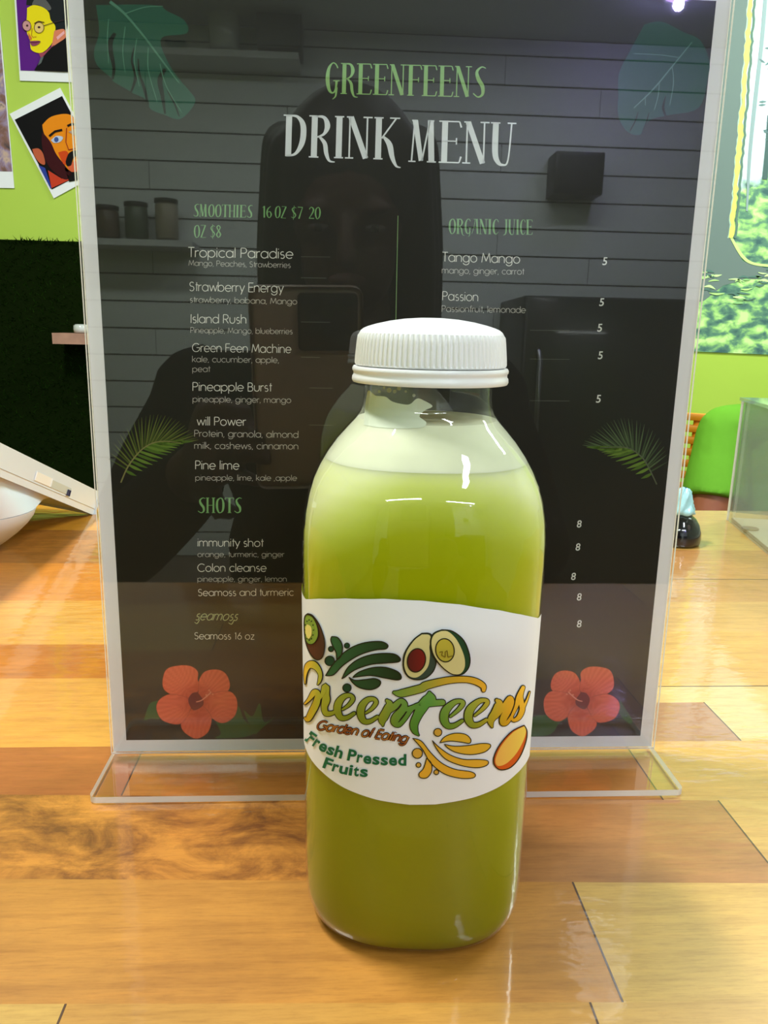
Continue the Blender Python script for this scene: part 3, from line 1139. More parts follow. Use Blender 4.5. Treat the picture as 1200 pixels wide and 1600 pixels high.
def b_hit(px, py):
    """where a line of sight meets the bottle wall, as angle and height"""
    d = ray(px, py).normalized()
    best = (1e9, 0)

    def gap(t):
        p = CAM + d * t
        x, y = p.x - BX, p.y - BY
        return math.hypot(x, y) - rad(math.atan2(y, x), p.z)
    t = .12
    prev = t
    while t < .34:
        g = gap(t)
        if g < best[0]:
            best = (g, t)
        if g <= 0:
            lo, hi = prev, t
            for _ in range(24):
                m_ = (lo + hi) / 2
                if gap(m_) > 0:
                    lo = m_
                else:
                    hi = m_
            best = (0, hi)
            break
        prev = t
        t += .0015
    p = CAM + d * best[1]
    return math.atan2(p.y - BY, p.x - BX), p.z


def ring(z, inset=0.0, n=96):
    return [Vector((rad(2 * PI * i / n, z, inset) * math.cos(2 * PI * i / n), rad(2 * PI * i / n, z, inset) * math.sin(2 * PI * i / n), z)) for i in range(n)]


def dense(z0, z1, m_=3):
    zs = [z0] + [z for z, _, _ in PROF if z0 < z < z1] + [z1]
    out = []
    for a_, b_ in zip(zs, zs[1:]):
        out += [a_ + (b_ - a_) * i / m_ for i in range(m_)]
    return out + [z1]


bottle = empty('juice_bottle', (BX, BY, 0), 'square clear plastic bottle of green juice with white ribbed cap and white fruit label', 'bottle')
bm = bmesh.new()
bm_loft(bm, [ring(z) for z in dense(.0003, .166)], True, False)
sh = mesh_obj('bottle_shell', bm, M['pet'], bottle, True)
sh['label'] = 'clear plastic wall'

m, nt, b, out = nodes_of('green_juice')
tc = nt.nodes.new('ShaderNodeTexCoord')
sx = nt.nodes.new('ShaderNodeSeparateXYZ')
nt.links.new(tc.outputs['Object'], sx.inputs[0])
nz = nt.nodes.new('ShaderNodeTexNoise')
nz.inputs['Scale'].default_value = 60
nz.inputs['Detail'].default_value = 4
nt.links.new(tc.outputs['Object'], nz.inputs['Vector'])
ad = nt.nodes.new('ShaderNodeMath')
ad.operation = 'MULTIPLY_ADD'
ad.inputs[1].default_value = .004
nt.links.new(nz.outputs['Fac'], ad.inputs[0])
nt.links.new(sx.outputs['Z'], ad.inputs[2])
xa = nt.nodes.new('ShaderNodeMath')
xa.operation = 'POWER'
xa.inputs[1].default_value = 2.0
nt.links.new(sx.outputs['X'], xa.inputs[0])
xb = nt.nodes.new('ShaderNodeMath')
xb.operation = 'MULTIPLY_ADD'
xb.inputs[1].default_value = 15.0
nt.links.new(xa.outputs[0], xb.inputs[0])
nt.links.new(ad.outputs[0], xb.inputs[2])
mr = nt.nodes.new('ShaderNodeMapRange')
mr.inputs['From Min'].default_value = .0
mr.inputs['From Max'].default_value = .140
nt.links.new(xb.outputs[0], mr.inputs['Value'])
rp = nt.nodes.new('ShaderNodeValToRGB')
st = [(0, (124, 124, 2)), (.50, (150, 155, 2)), (.80, (166, 172, 3)), (.875, (170, 178, 8)), (.915, (184, 194, 66)), (.95, (198, 206, 108)), (.99, (214, 218, 158))]  # lower stops darker: shade towards the bottom painted into the juice colour
while len(rp.color_ramp.elements) < len(st):
    rp.color_ramp.elements.new(.5)
for e, (p, c) in zip(rp.color_ramp.elements, st):
    e.position = p
    e.color = L(c)
nt.links.new(mr.outputs[0], rp.inputs['Fac'])
nt.links.new(rp.outputs['Color'], b.inputs['Base Color'])
b.inputs['Roughness'].default_value = .5
b.inputs['Specular IOR Level'].default_value = .1
b.inputs['Subsurface Weight'].default_value = .75
b.inputs['Subsurface Radius'].default_value = (.010, .010, .003)
b.inputs['Subsurface Scale'].default_value = 1.0
M['juice'] = m
M['foam'] = pbr('pale_juice_foam', (214, 216, 182), .6, spec=.2, sub=.4, srad=(.004, .004, .003), noise=.03, nscale=120)
bm = bmesh.new()
bm_loft(bm, [ring(z, .0006) for z in dense(.0012, .1338)], True, False)
mesh_obj('green_juice', bm, M['juice'], bottle, True)
bm = bmesh.new()
bm_loft(bm, [ring(z, .0006) for z in dense(.1338, .1441)], False, True)
auto_smooth(mesh_obj('juice_foam', bm, M['foam'], bottle, True), 40)['label'] = 'pale foam floating on the juice'

# foam residue clinging to the inside of the neck
a = Art(2.0)
res = [(566, 664), (567, 640), (570, 618), (574, 610), (584, 618), (600, 620), (610, 627), (624, 631), (639, 632), (651, 623), (662, 626), (676, 635), (663, 642), (655, 651), (666, 660), (660, 668), (630, 670), (590, 668)]
a.poly(res, (206, 212, 186), 0, curve=True)
for x, y, r in ((606, 610, 4), (615, 612, 3), (622, 607, 3.4), (646, 618, 2.6), (633, 612, 2), (590, 612, 2.4), (598, 606, 2.2)):
    a.ell(x, y, r, r, 0, (176, 182, 170), 0, 12)


def neck_map(x, y, l):
    phi, z = b_hit(x, y)
    p = b_pt(phi, z, -.0005)
    return p - Vector((BX, BY, 0))


ro = a.build('foam_residue', neck_map, M['ink'], bottle)
for p in ro.data.polygons:
    p.use_smooth = True

# cap
capx, capy = .0004, 0
CAPP = [(.0166, .1534), (.0204, .1534), (.0207, .1540), (.0206, .1549), (.0203, .1553), (.0203, .1560), (.0206, .1564), (.0206, .1570), (.0203, .1575)]
bm = bmesh.new()
bm_lathe(bm, CAPP + [(.0166, .1576)], 96, (capx, capy, 0), False, False)
CAPW = [(.0195, .1577), (.0199, .1580), (.0198, .1584), (.0197, .1600), (.0195, .1620), (.0193, .1640), (.0191, .1653), (.0189, .1659), (.0185, .1666), (.0177, .1672), (.0165, .1677), (.0145, .1683), (.0110, .1691), (.0070, .1697), (.0030, .1700)]
bm2 = bmesh.new()
N = 360
rings = []
for r, z in CAPW:
    rg = []
    for i in range(N):
        k = 0
        if .1583 < z < .1656:
            k = .00022 * (1 if (i % 4) < 2 else -1)
        th = 2 * PI * i / N
        rg.append(Vector((capx + (r + k) * math.cos(th), capy + (r + k) * math.sin(th), z)))
    rings.append(rg)
bm_loft(bm2, rings, True, True)
cap = mesh_obj('cap', bm2, M['white_plastic'], bottle)
auto_smooth(cap, 28)
cap['label'] = 'white ribbed screw cap'
tb = mesh_obj('tamper_ring', bm, M['white_plastic'], cap, True)
auto_smooth(tb, 40)

# label
TOPL = [(479, 936), (500, 935), (540, 934.5), (600, 935), (660, 938), (720, 944), (780, 953), (815, 960), (840, 965.5)]
BOTL = [(480, 1172), (490, 1190), (505, 1206), (540, 1231), (590, 1249), (640, 1256.5), (680, 1256), (740, 1245), (780, 1228), (805, 1209), (817, 1196)]
tt = sorted(b_hit(*p) for p in TOPL)
bb = sorted(b_hit(*p) for p in BOTL)


def interp(tab, x):
    if x <= tab[0][0]:
        return tab[0][1]
    for (x0, y0), (x1, y1) in zip(tab, tab[1:]):
        if x <= x1:
            return y0 + (y1 - y0) * (x - x0) / max(1e-9, x1 - x0)
    return tab[-1][1]


P0 = min(tt[0][0], bb[0][0]) - .38
P1 = max(tt[-1][0], bb[-1][0]) + .10
bm = bmesh.new()
NU, NV = 90, 30
gridv = []
for i in range(NU + 1):
    ph = P0 + (P1 - P0) * i / NU
    z0, z1 = interp(bb, ph), interp(tt, ph)
    gridv.append([bm.verts.new(b_pt(ph, z0 + (z1 - z0) * j / NV, .00025) - Vector((BX, BY, 0))) for j in range(NV + 1)])
for i in range(NU):
    for j in range(NV):
        bm.faces.new((gridv[i][j], gridv[i + 1][j], gridv[i + 1][j + 1], gridv[i][j + 1]))
bmesh.ops.recalc_face_normals(bm, faces=bm.faces)
lab = mesh_obj('label', bm, M['label'], bottle, True)
lab['label'] = 'white paper label with green and yellow fruit logo'


def lab_map(x, y, l):
    phi, z = b_hit(450 + x / 2.927, 920 + y / 2.927)
    return b_pt(phi, z, .00032 + .00006 * l) - Vector((BX, BY, 0))


INK = (46, 40, 22)
STEP = 11.0
gx = mixc([(60, (238, 176, 40)), (150, (168, 166, 46)), (300, (132, 146, 44)), (430, (150, 158, 52)), (520, (110, 150, 62)), (640, (92, 150, 62)), (720, (120, 156, 62)), (820, (150, 164, 58)), (930, (190, 168, 48)), (1010, (228, 170, 42)), (1090, (244, 190, 52))])


def gcol(x, y):
    c = gx(x)
    k = max(-1, min(1, (545 - y) / 90))
    return tuple(max(0, min(255, v + 16 * k)) for v in c)


def fr1(P):
    return [((470 + x / 6.316 - 450) * 2.927, (1020 + y / 6.316 - 920) * 2.927, w / 6.316 * 2.927) for x, y, w in P]


def fr2(P):
    return [((640 + x / 5.714 - 450) * 2.927, (1020 + y / 5.714 - 920) * 2.927, w / 5.714 * 2.927) for x, y, w in P]


def shift(P, dx, dy):
    return [(x + dx, y + dy, w) for x, y, w in P]


E1 = [(424, 552, 20), (484, 508, 36), (524, 450, 44), (500, 414, 40), (440, 424, 56), (388, 482, 76), (374, 560, 78), (404, 630, 60), (464, 634, 46), (536, 590, 34)]
E3 = [(360, 560, 20), (430, 500, 36), (470, 446, 42), (450, 424, 36), (392, 436, 50), (322, 502, 76), (304, 580, 78), (334, 640, 60), (392, 642, 46), (462, 600, 32)]
STK = [fr1([(58, 300, 8), (60, 210, 30), (84, 130, 62), (130, 112, 80), (178, 146, 60), (206, 206, 42), (200, 266, 34), (182, 308, 10)]),
       fr1([(56, 500, 16), (96, 456, 34), (150, 386, 64), (184, 408, 60), (168, 490, 74), (130, 570, 74), (86, 650, 56), (58, 640, 20)]),
       fr1([(206, 450, 16), (228, 400, 40), (258, 330, 76), (262, 400, 70), (262, 460, 84), (246, 530, 64), (262, 590, 60), (320, 590, 44), (372, 560, 30)]),
       fr1(E1), fr1(shift(E1, 226, 34)),
       fr1([(856, 462, 30), (880, 500, 76), (852, 570, 90), (812, 650, 88), (816, 708, 18)]),
       fr1([(870, 580, 30), (930, 520, 66), (990, 466, 50), (1026, 500, 62), (1006, 556, 76), (946, 626, 92), (934, 676, 84), (972, 700, 50), (1030, 640, 44), (1084, 560, 44), (1130, 516, 40), (1180, 500, 40)]),
       fr1([(926, 384, 30), (990, 392, 76), (1110, 364, 84), (1200, 338, 84)]) + fr2([(150, 283, 76), (330, 240, 64), (480, 230, 58), (580, 248, 60), (646, 288, 54), (652, 326, 36)]),
       fr2([(176, 350, 30), (166, 400, 92), (116, 470, 104), (72, 550, 84), (40, 630, 76), (50, 690, 56), (80, 728, 10)]),
       fr2([(-40, 500, 40), (20, 484, 44), (110, 456, 60), (200, 442, 60), (290, 436, 56)]),
       fr2([(180, 356, 30), (206, 390, 44), (214, 420, 40)]),
       fr2(E3), fr2(shift(E3, 214, -8)),
       fr2([(768, 416, 30), (788, 448, 74), (758, 520, 76), (716, 596, 66), (726, 654, 18)]),
       fr2([(762, 570, 24), (826, 480, 50), (880, 400, 46), (896, 430, 54), (868, 500, 68), (830, 570, 70), (822, 618, 56), (856, 618, 36), (900, 560, 28)]),
       fr2([(886, 588, 24), (936, 480, 34), (964, 390, 52), (1000, 304, 36)]),
       fr2([(1000, 306, 30), (980, 380, 40), (984, 440, 50), (992, 500, 52), (962, 570, 46), (914, 596, 30), (900, 566, 18)]),
       fr2([(1000, 490, 30), (1036, 410, 16), (1058, 345, 8)])]
a = Art(STEP)
STK = [[(x, y, w * .88) for x, y, w in s] for s in STK]
for s in STK:
    a.stroke(s, INK, 2, curve=True, extra=4.2, caps=True)
SWASH = mixc([(480, (120, 156, 62)), (600, (150, 160, 60)), (720, (206, 170, 50)), (900, (240, 180, 50))])
for k, s in enumerate(STK):
    a.stroke(s, (lambda x, y: SWASH(x)) if k == 7 else gcol, 3, curve=True, caps=True)
a.build('logo_lettering', lab_map, M['ink'], lab)['label'] = 'green and yellow brush script name'

a = Art(STEP)
put_text(a, 'Garden of Eating', (134, 640), (540, 700), 42, G1, (60, 34, 16), 2, wt=.11, shear=.38, extra=3.0)
put_text(a, 'Garden of Eating', (134, 640), (540, 700), 42, G1, lambda x, y: (176, 112, 48) if int(x / 60) % 2 else (150, 84, 40), 3, wt=.10, shear=.38)
a.build('motto_lettering', lab_map, M['ink'], lab)['label'] = 'small brown script line'

a = Art(STEP)


def curved_block(s, pts, h, col):
    """a word whose letters follow a baseline curve"""
    n = len(s)
    C = crom(pts, 10)
    ln = [0]
    for p, q in zip(C, C[1:]):
        ln.append(ln[-1] + math.hypot(q[0] - p[0], q[1] - p[1]))
    wd = {'F': .62, 'r': .46, 'e': .62, 's': .57, 'h': .63, ' ': .30, 'P': .66, 'd': .64, 'u': .63, 'i': .31, 't': .42}
    tot = sum(wd[c] for c in s)
    k = ln[-1] / tot

    def at_(d):
        d = max(0, min(ln[-1], d))
        for i in range(len(ln) - 1):
            if d <= ln[i + 1]:
                f = (d - ln[i]) / max(1e-9, ln[i + 1] - ln[i])
                return (C[i][0] + (C[i + 1][0] - C[i][0]) * f, C[i][1] + (C[i + 1][1] - C[i][1]) * f)
        return C[-1][:2]
    cx = 0
    for c in s:
        w = wd[c]
        if c != ' ':
            p0, p1 = at_((cx + .04) * k), at_((cx + w - .04) * k)
            block_text(a, c, p0, p1, h, col, 2, .030)
        cx += w


DG = (34, 104, 66)
curved_block('Fresh Pressed', [(80, 688), (150, 734), (225, 766), (330, 790), (440, 801), (545, 803)], 52, DG)
curved_block('Fruits', [(160, 812), (230, 836), (300, 850), (370, 856)], 50, DG)
a.build('slogan_lettering', lab_map, M['ink'], lab)['label'] = 'bold dark green slogan'

a = Art(STEP)


def outlined(pts, col, layer=2, w=5, curve=True):
    a.poly(pts, col, layer, curve=curve)
    P = crom([(*p, w) for p in pts] + [(*pts[0], w)], 5) if curve else [(*p, w) for p in pts]
    a.stroke(P[:-1], INK, layer + 1, closed=True)


def leafc(x, y):
    k = max(0, min(1, (x - 200) / 320))
    return (40 + 20 * (1 - k), 104 - 50 * k, 62 - 36 * k)


for p in ([(178, 395), (210, 345), (270, 282), (340, 247), (420, 237), (458, 252), (450, 271), (400, 277), (330, 300), (260, 345), (215, 390)],
          [(252, 408), (280, 356), (330, 317), (400, 295), (480, 293), (513, 312), (508, 330), (450, 336), (380, 343), (310, 368), (266, 400)],
          [(300, 402), (330, 377), (390, 357), (450, 356), (505, 376), (520, 403), (500, 413), (440, 403), (380, 393)],
          [(284, 401), (310, 415), (360, 411), (400, 407), (426, 420), (418, 443), (380, 458), (330, 448), (300, 425)],
          [(206, 216), (234, 221), (254, 255), (250, 300), (230, 320), (226, 290), (211, 260), (202, 232)]):
    outlined(p, leafc)
for x, y, r in ((275, 257, 12), (203, 273, 12), (197, 327, 22), (275, 450, 19)):
    outlined(Art.ellpts(x, y, r, r, 0, 12), (38, 72, 48), 2, 4)
a.build('green_leaf_print', lab_map, M['ink'], lab)['label'] = 'dark green leaf swirls'

a = Art(STEP)
outlined([(98, 112), (122, 122), (154, 170), (174, 240), (168, 300), (150, 322), (126, 316), (104, 286), (88, 240), (82, 180), (84, 128)], lambda x, y: (96 - (x - 90) * .2, 52, 34))
outlined([(98, 116), (122, 128), (142, 168), (146, 212), (128, 246), (104, 250), (90, 230), (84, 180), (86, 130)], (134, 158, 60), 4, 3)
a.poly([(98, 160), (116, 172), (118, 206), (104, 226), (92, 206), (90, 176)], (232, 214, 120), 6, curve=True)
for i in range(12):
    t = 2 * PI * i / 12
    x, y = 108 + 20 * math.cos(t), 186 + 46 * math.sin(t)
    if x > 86:
        a.ell(x, y, 2.6, 4, 20, (30, 34, 18), 7, 8)
a.build('kiwi_print', lab_map, M['ink'], lab)

a = Art(STEP)
outlined([(612, 200), (644, 200), (660, 216), (652, 250), (660, 290), (676, 328), (664, 372), (630, 404), (590, 412), (552, 400), (530, 362), (530, 310), (544, 272), (576, 228)], (62, 76, 62))
a.poly([(612, 205), (642, 206), (652, 222), (646, 262), (648, 300), (640, 350), (610, 388), (580, 402), (550, 390), (534, 352), (536, 310), (550, 272), (580, 230)], (214, 204, 140), 4, curve=True)
outlined(Art.ellpts(588, 322, 40, 54, 12), lambda x, y: (112 + (x - 588) * .5, 36, 28), 5, 5)
outlined([(702, 183), (750, 190), (800, 232), (826, 300), (824, 350), (800, 382), (770, 389), (740, 382), (700, 350), (662, 300), (650, 240), (664, 200)], lambda x, y: (40, 72, 44), 4)
a.poly([(700, 188), (732, 192), (770, 232), (800, 300), (804, 350), (788, 380), (764, 386), (738, 378), (700, 346), (666, 296), (655, 240), (668, 204)], (222, 210, 144), 6, curve=True)
outlined(Art.ellpts(715, 275, 41, 53, -8), (192, 176, 62), 7, 5)
a.stroke([(690, 284, 4), (704, 280, 4), (700, 298, 4), (716, 306, 4), (716, 282, 4), (724, 276, 4), (728, 306, 4), (748, 300, 4)], (120, 100, 30), 9)
a.build('avocado_print', lab_map, M['ink'], lab)

a = Art(STEP)


def ycol(x, y):
    k = max(0, min(1, (y - 660) / 180))
    return (222 + 8 * k, 178 - 6 * k, 50)


for p in ([(692, 700), (715, 672), (760, 656), (808, 661), (832, 684), (826, 702), (790, 697), (740, 692)],
          [(712, 706), (760, 715), (820, 712), (880, 703), (917, 706), (919, 722), (890, 744), (830, 754), (770, 745), (732, 726)],
          [(658, 688), (690, 720), (740, 755), (800, 775), (870, 776), (909, 783), (904, 803), (860, 814), (790, 804), (720, 775), (680, 730)],
          [(570, 678), (610, 692), (650, 742), (700, 791), (760, 820), (830, 831), (853, 846), (839, 861), (780, 861), (710, 840), (650, 790), (615, 730)],
          [(633, 770), (654, 792), (656, 830), (635, 859), (606, 859), (599, 840), (620, 815)]):
    outlined(p, ycol, 2, 4)
for x, y, r in ((684, 652, 18), (592, 748, 23), (597, 801, 11), (677, 834, 11)):
    outlined(Art.ellpts(x, y, r, r, 0, 14), (214, 166, 62), 2, 4)
a.build('yellow_swirl_print', lab_map, M['ink'], lab)

a = Art(STEP)
outlined([(1073, 621), (1086, 650), (1080, 700), (1052, 768), (1012, 813), (966, 824), (938, 800), (938, 762), (966, 705), (1018, 648)], (212, 92, 28))
a.poly([(1072, 625), (1080, 650), (1066, 696), (1034, 752), (992, 794), (956, 806), (942, 790), (946, 760), (972, 708), (1022, 652)], lambda x, y: (238, 190 + (x - 1000) * .2, 84), 4, curve=True)
a.build('mango_print', lab_map, M['ink'], lab)

# ================================================================== TERMINAL ON THE LEFT
T0 = on_y(0, 697, .250)
T1 = on_y(150, 770, .405)
te = (T1 - T0).normalized()
tw = Vector((-.89, .46, 0))
tw = (tw - te * tw.dot(te)).normalized()
tn = te.cross(tw).normalized()
if tn.z > 0:
    tn = -tn
LEN0, LEN1, WID, THK = -.085, (T1 - T0).length + .006, .145, .0172
term = empty('payment_terminal', (T0.x - .1, .34, 0), 'white touchscreen payment terminal seen from behind at the left edge of the counter', 'payment terminal')
toff = Vector(term.location)


def t_pt(s, w, n):
    return T0 + te * s + tw * w + tn * n - toff


def t_box(bm, s0, s1, w0, w1, n0, n1, bev=0.0, seg=3):
    vs = bm_box(bm, (0, 0, 0), (1, 1, 1))
    for v in vs:
        v.co = t_pt(s0 + (s1 - s0) * v.co.x, w0 + (w1 - w0) * v.co.y, n0 + (n1 - n0) * v.co.z)
    if bev:
        es = list({e for v in vs for e in v.link_edges})
        bmesh.ops.bevel(bm, geom=es, offset=bev, segments=seg, affect='EDGES', profile=.5)
    bmesh.ops.recalc_face_normals(bm, faces=bm.faces)


bm = bmesh.new()
t_box(bm, LEN0, LEN1, 0, WID, 0, THK, .0022)
body = auto_smooth(mesh_obj('display_housing', bm, M['pos_white'], term), 40)
bm = bmesh.new()
t_box(bm, LEN0 + .008, LEN1 - .008, .008, WID - .008, -.0006, .0004)
mesh_obj('screen', bm, M['dark'], body)
el = (T1 - T0).length
bm = bmesh.new()
t_box(bm, LEN0 - .0002, LEN1 + .0002, -.0003, .004, THK * .80, THK * .815)
mesh_obj('seam', bm, pbr('seam_grey', (178, 182, 182), .5), body)
bm = bmesh.new()
t_box(bm, el * .335, el * .49, -.0004, .003, THK * .33, THK * .66, .0006)
mesh_obj('port_cover', bm, pbr('port_cover_white', (250, 251, 251), .35), body)
bm = bmesh.new()
t_box(bm, el * .495, el * .70, -.0003, .002, THK * .36, THK * .68, .0003)
mesh_obj('port_recess', bm, pbr('port_recess_grey', (205, 214, 212), .4), body)
bm = bmesh.new()
t_box(bm, el * .672, el * .695, -.0007, .002, THK * .50, THK * .70, .0008)
mesh_obj('socket', bm, pbr('socket_dark', (52, 52, 86), .4), body)
# tapering rear housing under the display and the rounded foot
bm = bmesh.new()
FZ = .0300
fr_ = on_y(62, 797, .300)
FR = .080
fcx, fcy = fr_.x - FR - .002, .292
NF = 48
top, low = [], []
for i in range(NF):
    t = 2 * PI * i / NF
    ct, st_ = math.cos(t), math.sin(t)
    low.append(Vector((fcx + FR * ct, fcy + FR * .72 * st_, FZ + .0004)) - toff)
    e_ = .35
    s_ = el * .30 + (el * .46) * math.copysign(abs(st_) ** e_, st_)
    w_ = WID * .5 - WID * .45 * math.copysign(abs(ct) ** e_, ct)
    top.append(t_pt(s_, w_, THK - .0005))
bm_loft(bm, [low, [a_.lerp(b_, .5) + (b_ - a_).normalized() * .002 for a_, b_ in zip(low, top)], top])
bmesh.ops.recalc_face_normals(bm, faces=bm.faces)
auto_smooth(mesh_obj('rear_housing', bm, M['pos_white'], term), 40)
bm = bmesh.new()
rgs = []
for z_, k_ in ((.0004, .66), (.002, .70), (.006, .765), (.012, .85), (.019, .93), (.025, .98), (FZ, 1.0)):
    rgs.append([Vector((fcx + FR * (k_ - 1) * .15 + FR * k_ * math.cos(2 * PI * i / NF), fcy + FR * .72 * k_ * math.sin(2 * PI * i / NF), z_)) - toff for i in range(NF)])
bm_loft(bm, rgs)
auto_smooth(mesh_obj('stand_foot', bm, M['pos_white'], term), 40)

# ================================================================== CLEAR BOX ON THE RIGHT
B0 = on_z(1136, 813)
B1 = on_z(1200, 868)
bd = (B1 - B0).normalized()
bo = Vector((-bd.y, bd.x, 0))
if bo.x < 0:
    bo = -bo
BL_, BW_, BH_ = .19, .17, .111
cbox = empty('acrylic_box', B0 + Vector((0, 0, 0)), 'clear acrylic display box with a white round sticker, on the right edge of the counter', 'display box')
M['box_clear'] = clear_plastic('glare_veiled_acrylic', (.93, .95, .93), .06, .04, .16, (.62, .70, .64))  # grey-green diffuse veil paints glare and a frosted look into the panels


def c_box(name, l0, l1, w0, w1, z0, z1, m, parent=None):
    bm = bmesh.new()
    vs = bm_box(bm, (0, 0, 0), (1, 1, 1))
    for v in vs:
        v.co = bd * (l0 + (l1 - l0) * v.co.x) + bo * (w0 + (w1 - w0) * v.co.y) + Vector((0, 0, z0 + (z1 - z0) * v.co.z))
    bmesh.ops.recalc_face_normals(bm, faces=bm.faces)
    return mesh_obj(name, bm, m, parent or cbox)


tk = .003
sp = c_box('side_panel', 0, BL_, 0, tk, .0004, BH_, M['box_clear'])
c_box('side_panel', 0, BL_, BW_ - tk, BW_, .0004, BH_, M['box_clear'])
c_box('end_panel', 0, tk, tk, BW_ - tk, .0004, BH_, M['box_clear'])
c_box('end_panel', BL_ - tk, BL_, tk, BW_ - tk, .0004, BH_, M['box_clear'])
c_box('edge_strip', -.0006, .0012, -.0006, .0012, .0004, BH_, M['acrylic_edge'])
bp_ = c_box('base_panel', tk, BL_ - tk, tk, BW_ - tk, .0008, .0036, pbr('frosted_base', (206, 204, 192), .4))
lid = c_box('lid', -.002, BL_ + .002, -.002, BW_ + .002, BH_ + .0002, BH_ + .003, M['box_clear'])
bm = bmesh.new()
cs = on_y(1207, 710, (B0 + bd * .1).y) - B0
lc = cs.dot(bd)
bm_loft(bm, [[bd * (.150 + .020 * math.cos(2 * PI * i / 32)) + bo * d + Vector((0, 0, .066 + .020 * math.sin(2 * PI * i / 32))) for i in range(32)] for d in (-.0006, -.0001)])
bmesh.ops.recalc_face_normals(bm, faces=bm.faces)
mesh_obj('round_sticker', bm, pbr('white_sticker', (236, 228, 236), .5), cbox)
hp = on_z(1172, 826, .004) - B0
bm = bmesh.new()
bm_loft(bm, [[Vector((hp.x + .007 * math.cos(2 * PI * i / 24), hp.y + .007 * math.sin(2 * PI * i / 24), z_)) for i in range(24)] for z_ in (.0037, .0046)])
mesh_obj('base_slot', bm, pbr('slot_grey', (120, 112, 108), .5), cbox)

# ================================================================== FIGURINE BEHIND THE SIGN
fg = on_z(1056, 848)
fig = empty('glossy_figurine', (fg.x, fg.y, 0), 'small figurine with glossy black domed base and pale blue top, half hidden behind the sign', 'figurine')
bm = bmesh.new()
bm_lathe(bm, [(.0165, .0003), (.0185, .0015), (.0190, .005), (.0184, .011), (.0165, .017), (.0135, .0215), (.0095, .0245), (.005, .0258), (.001, .0260)], 40)
o = auto_smooth(mesh_obj('base', bm, M['dark'], fig), 50)
o['label'] = 'glossy black dome'
m_blue = pbr('pale_blue_glaze', (168, 222, 232), .25, coat=.4, noise=.12, nscale=160)
bm = bmesh.new()
rgs = []
for z_, r0 in ((.0235, .0060), (.0260, .0105), (.0290, .0098), (.0325, .0082), (.0360, .0072), (.0400, .0066), (.0435, .0052), (.0460, .0030), (.0470, .001)):
    rgs.append([Vector(((r0 + .0012 * math.sin(7 * t + z_ * 500)) * math.cos(t) + .002, (r0 + .0012 * math.cos(6 * t - z_ * 400)) * math.sin(t), z_)) for t in [2 * PI * i / 36 for i in range(36)]])
bm_loft(bm, rgs)
mesh_obj('draped_body', bm, m_blue, fig, True)['label'] = 'pale blue folded top'

# ================================================================== FAR WALL: GRASS, CARDS, POSTERS, MURAL
gz = on_y(60, 368, WALL_Y - .03).z
m_grass = pbr('artificial_grass', (32, 58, 14), .95, spec=.0, noise=.5, nscale=60)
gx1 = .62
gp = empty('artificial_grass_panel', (-.9, WALL_Y, FLOOR), 'dark artificial grass covering the lower far wall on the left', 'grass panel')
box_obj('backing', (SIDE_L + .9 + .001, -.022, .001), (gx1 + .9, -.001, gz - FLOOR - .012), pbr('grass_backing', (18, 28, 8), .95, spec=.0), gp)
bm = bmesh.new()
rnd = random.Random(3)
for i in range(18000):
    x = rnd.uniform(-.45, 1.51)
    z = rnd.uniform(.75, gz - FLOOR - .012) if i > 900 else gz - FLOOR - .012 - rnd.uniform(0, .01)
    an = rnd.uniform(-1.4, 1.4)
    ln = rnd.uniform(.012, .028)
    w = .0016
    p = Vector((x, -.021, z))
    q = p + Vector((math.sin(an) * ln, -rnd.uniform(.004, .016), math.cos(an) * ln * .8 - .006))
    a_, b_, c_ = bm.verts.new(p + Vector((-w, 0, 0))), bm.verts.new(p + Vector((w, 0, 0))), bm.verts.new(q)
    bm.faces.new((a_, b_, c_))
tag(mesh_obj('grass_blades', bm, m_grass, gp), kind='stuff')


def wall_map(x, y, l):
    return on_y(x, y, WALL_Y - .0045 - .0006 * l)


def flat_card(name, quad_, label, cat, mats, d0=.0005, d1=.0040):
    bm = bmesh.new()
    bm_loft(bm, [[on_y(x, y, WALL_Y - d0) for x, y in quad_], [on_y(x, y, WALL_Y - d1) for x, y in quad_]])
    bmesh.ops.recalc_face_normals(bm, faces=bm.faces)
    return tag(mesh_obj(name, bm, mats), label, cat)


m_card = pbr('white_card', (238, 240, 242), .5)
card = flat_card('portrait_print', [(20, -40), (100, -44), (114, 128.5), (31, 126)], 'white-bordered print of a yellow face in glasses on purple, upper of the two portraits', 'print', m_card)


def S5(P):
    return [(x / 5, y / 5) for x, y in P]


a = Art()
a.poly([(23.5, -32), (99, -35), (107, 112), (32, 110)], (92, 28, 132), 1)
a.poly(S5([(205, 40), (215, -20), (270, -90), (430, -110), (520, -30), (520, 240), (440, 245), (400, 160), (360, 90), (300, 50)]), (26, 30, 32), 2, curve=True)
a.poly(S5([(290, -40), (340, -20), (400, 60), (370, 80), (300, 40), (250, 36)]), (92, 92, 92), 3, curve=True)
a.poly(S5([(212, 62), (262, 40), (330, 55), (380, 95), (396, 155), (432, 205), (424, 285), (398, 350), (340, 405), (290, 412), (246, 390), (236, 350), (232, 300), (212, 262), (206, 200), (210, 130)]), (240, 220, 20), 4, curve=True)
a.poly(S5([(424, 240), (500, 228), (514, 290), (440, 345), (400, 372), (410, 330)]), (222, 130, 96), 5, curve=True)
a.poly(S5([(440, 290), (500, 240), (505, 262), (450, 312)]), (240, 176, 180), 6)
a.poly(S5([(300, 415), (345, 408), (420, 350), (440, 380), (330, 470)]), (160, 70, 90), 5)
a.poly(S5([(268, 548), (320, 460), (400, 372), (520, 292), (536, 562)]), (10, 8, 10), 6)
a.poly(S5([(296, 512), (318, 450), (342, 440), (322, 492)]), (92, 100, 100), 7)
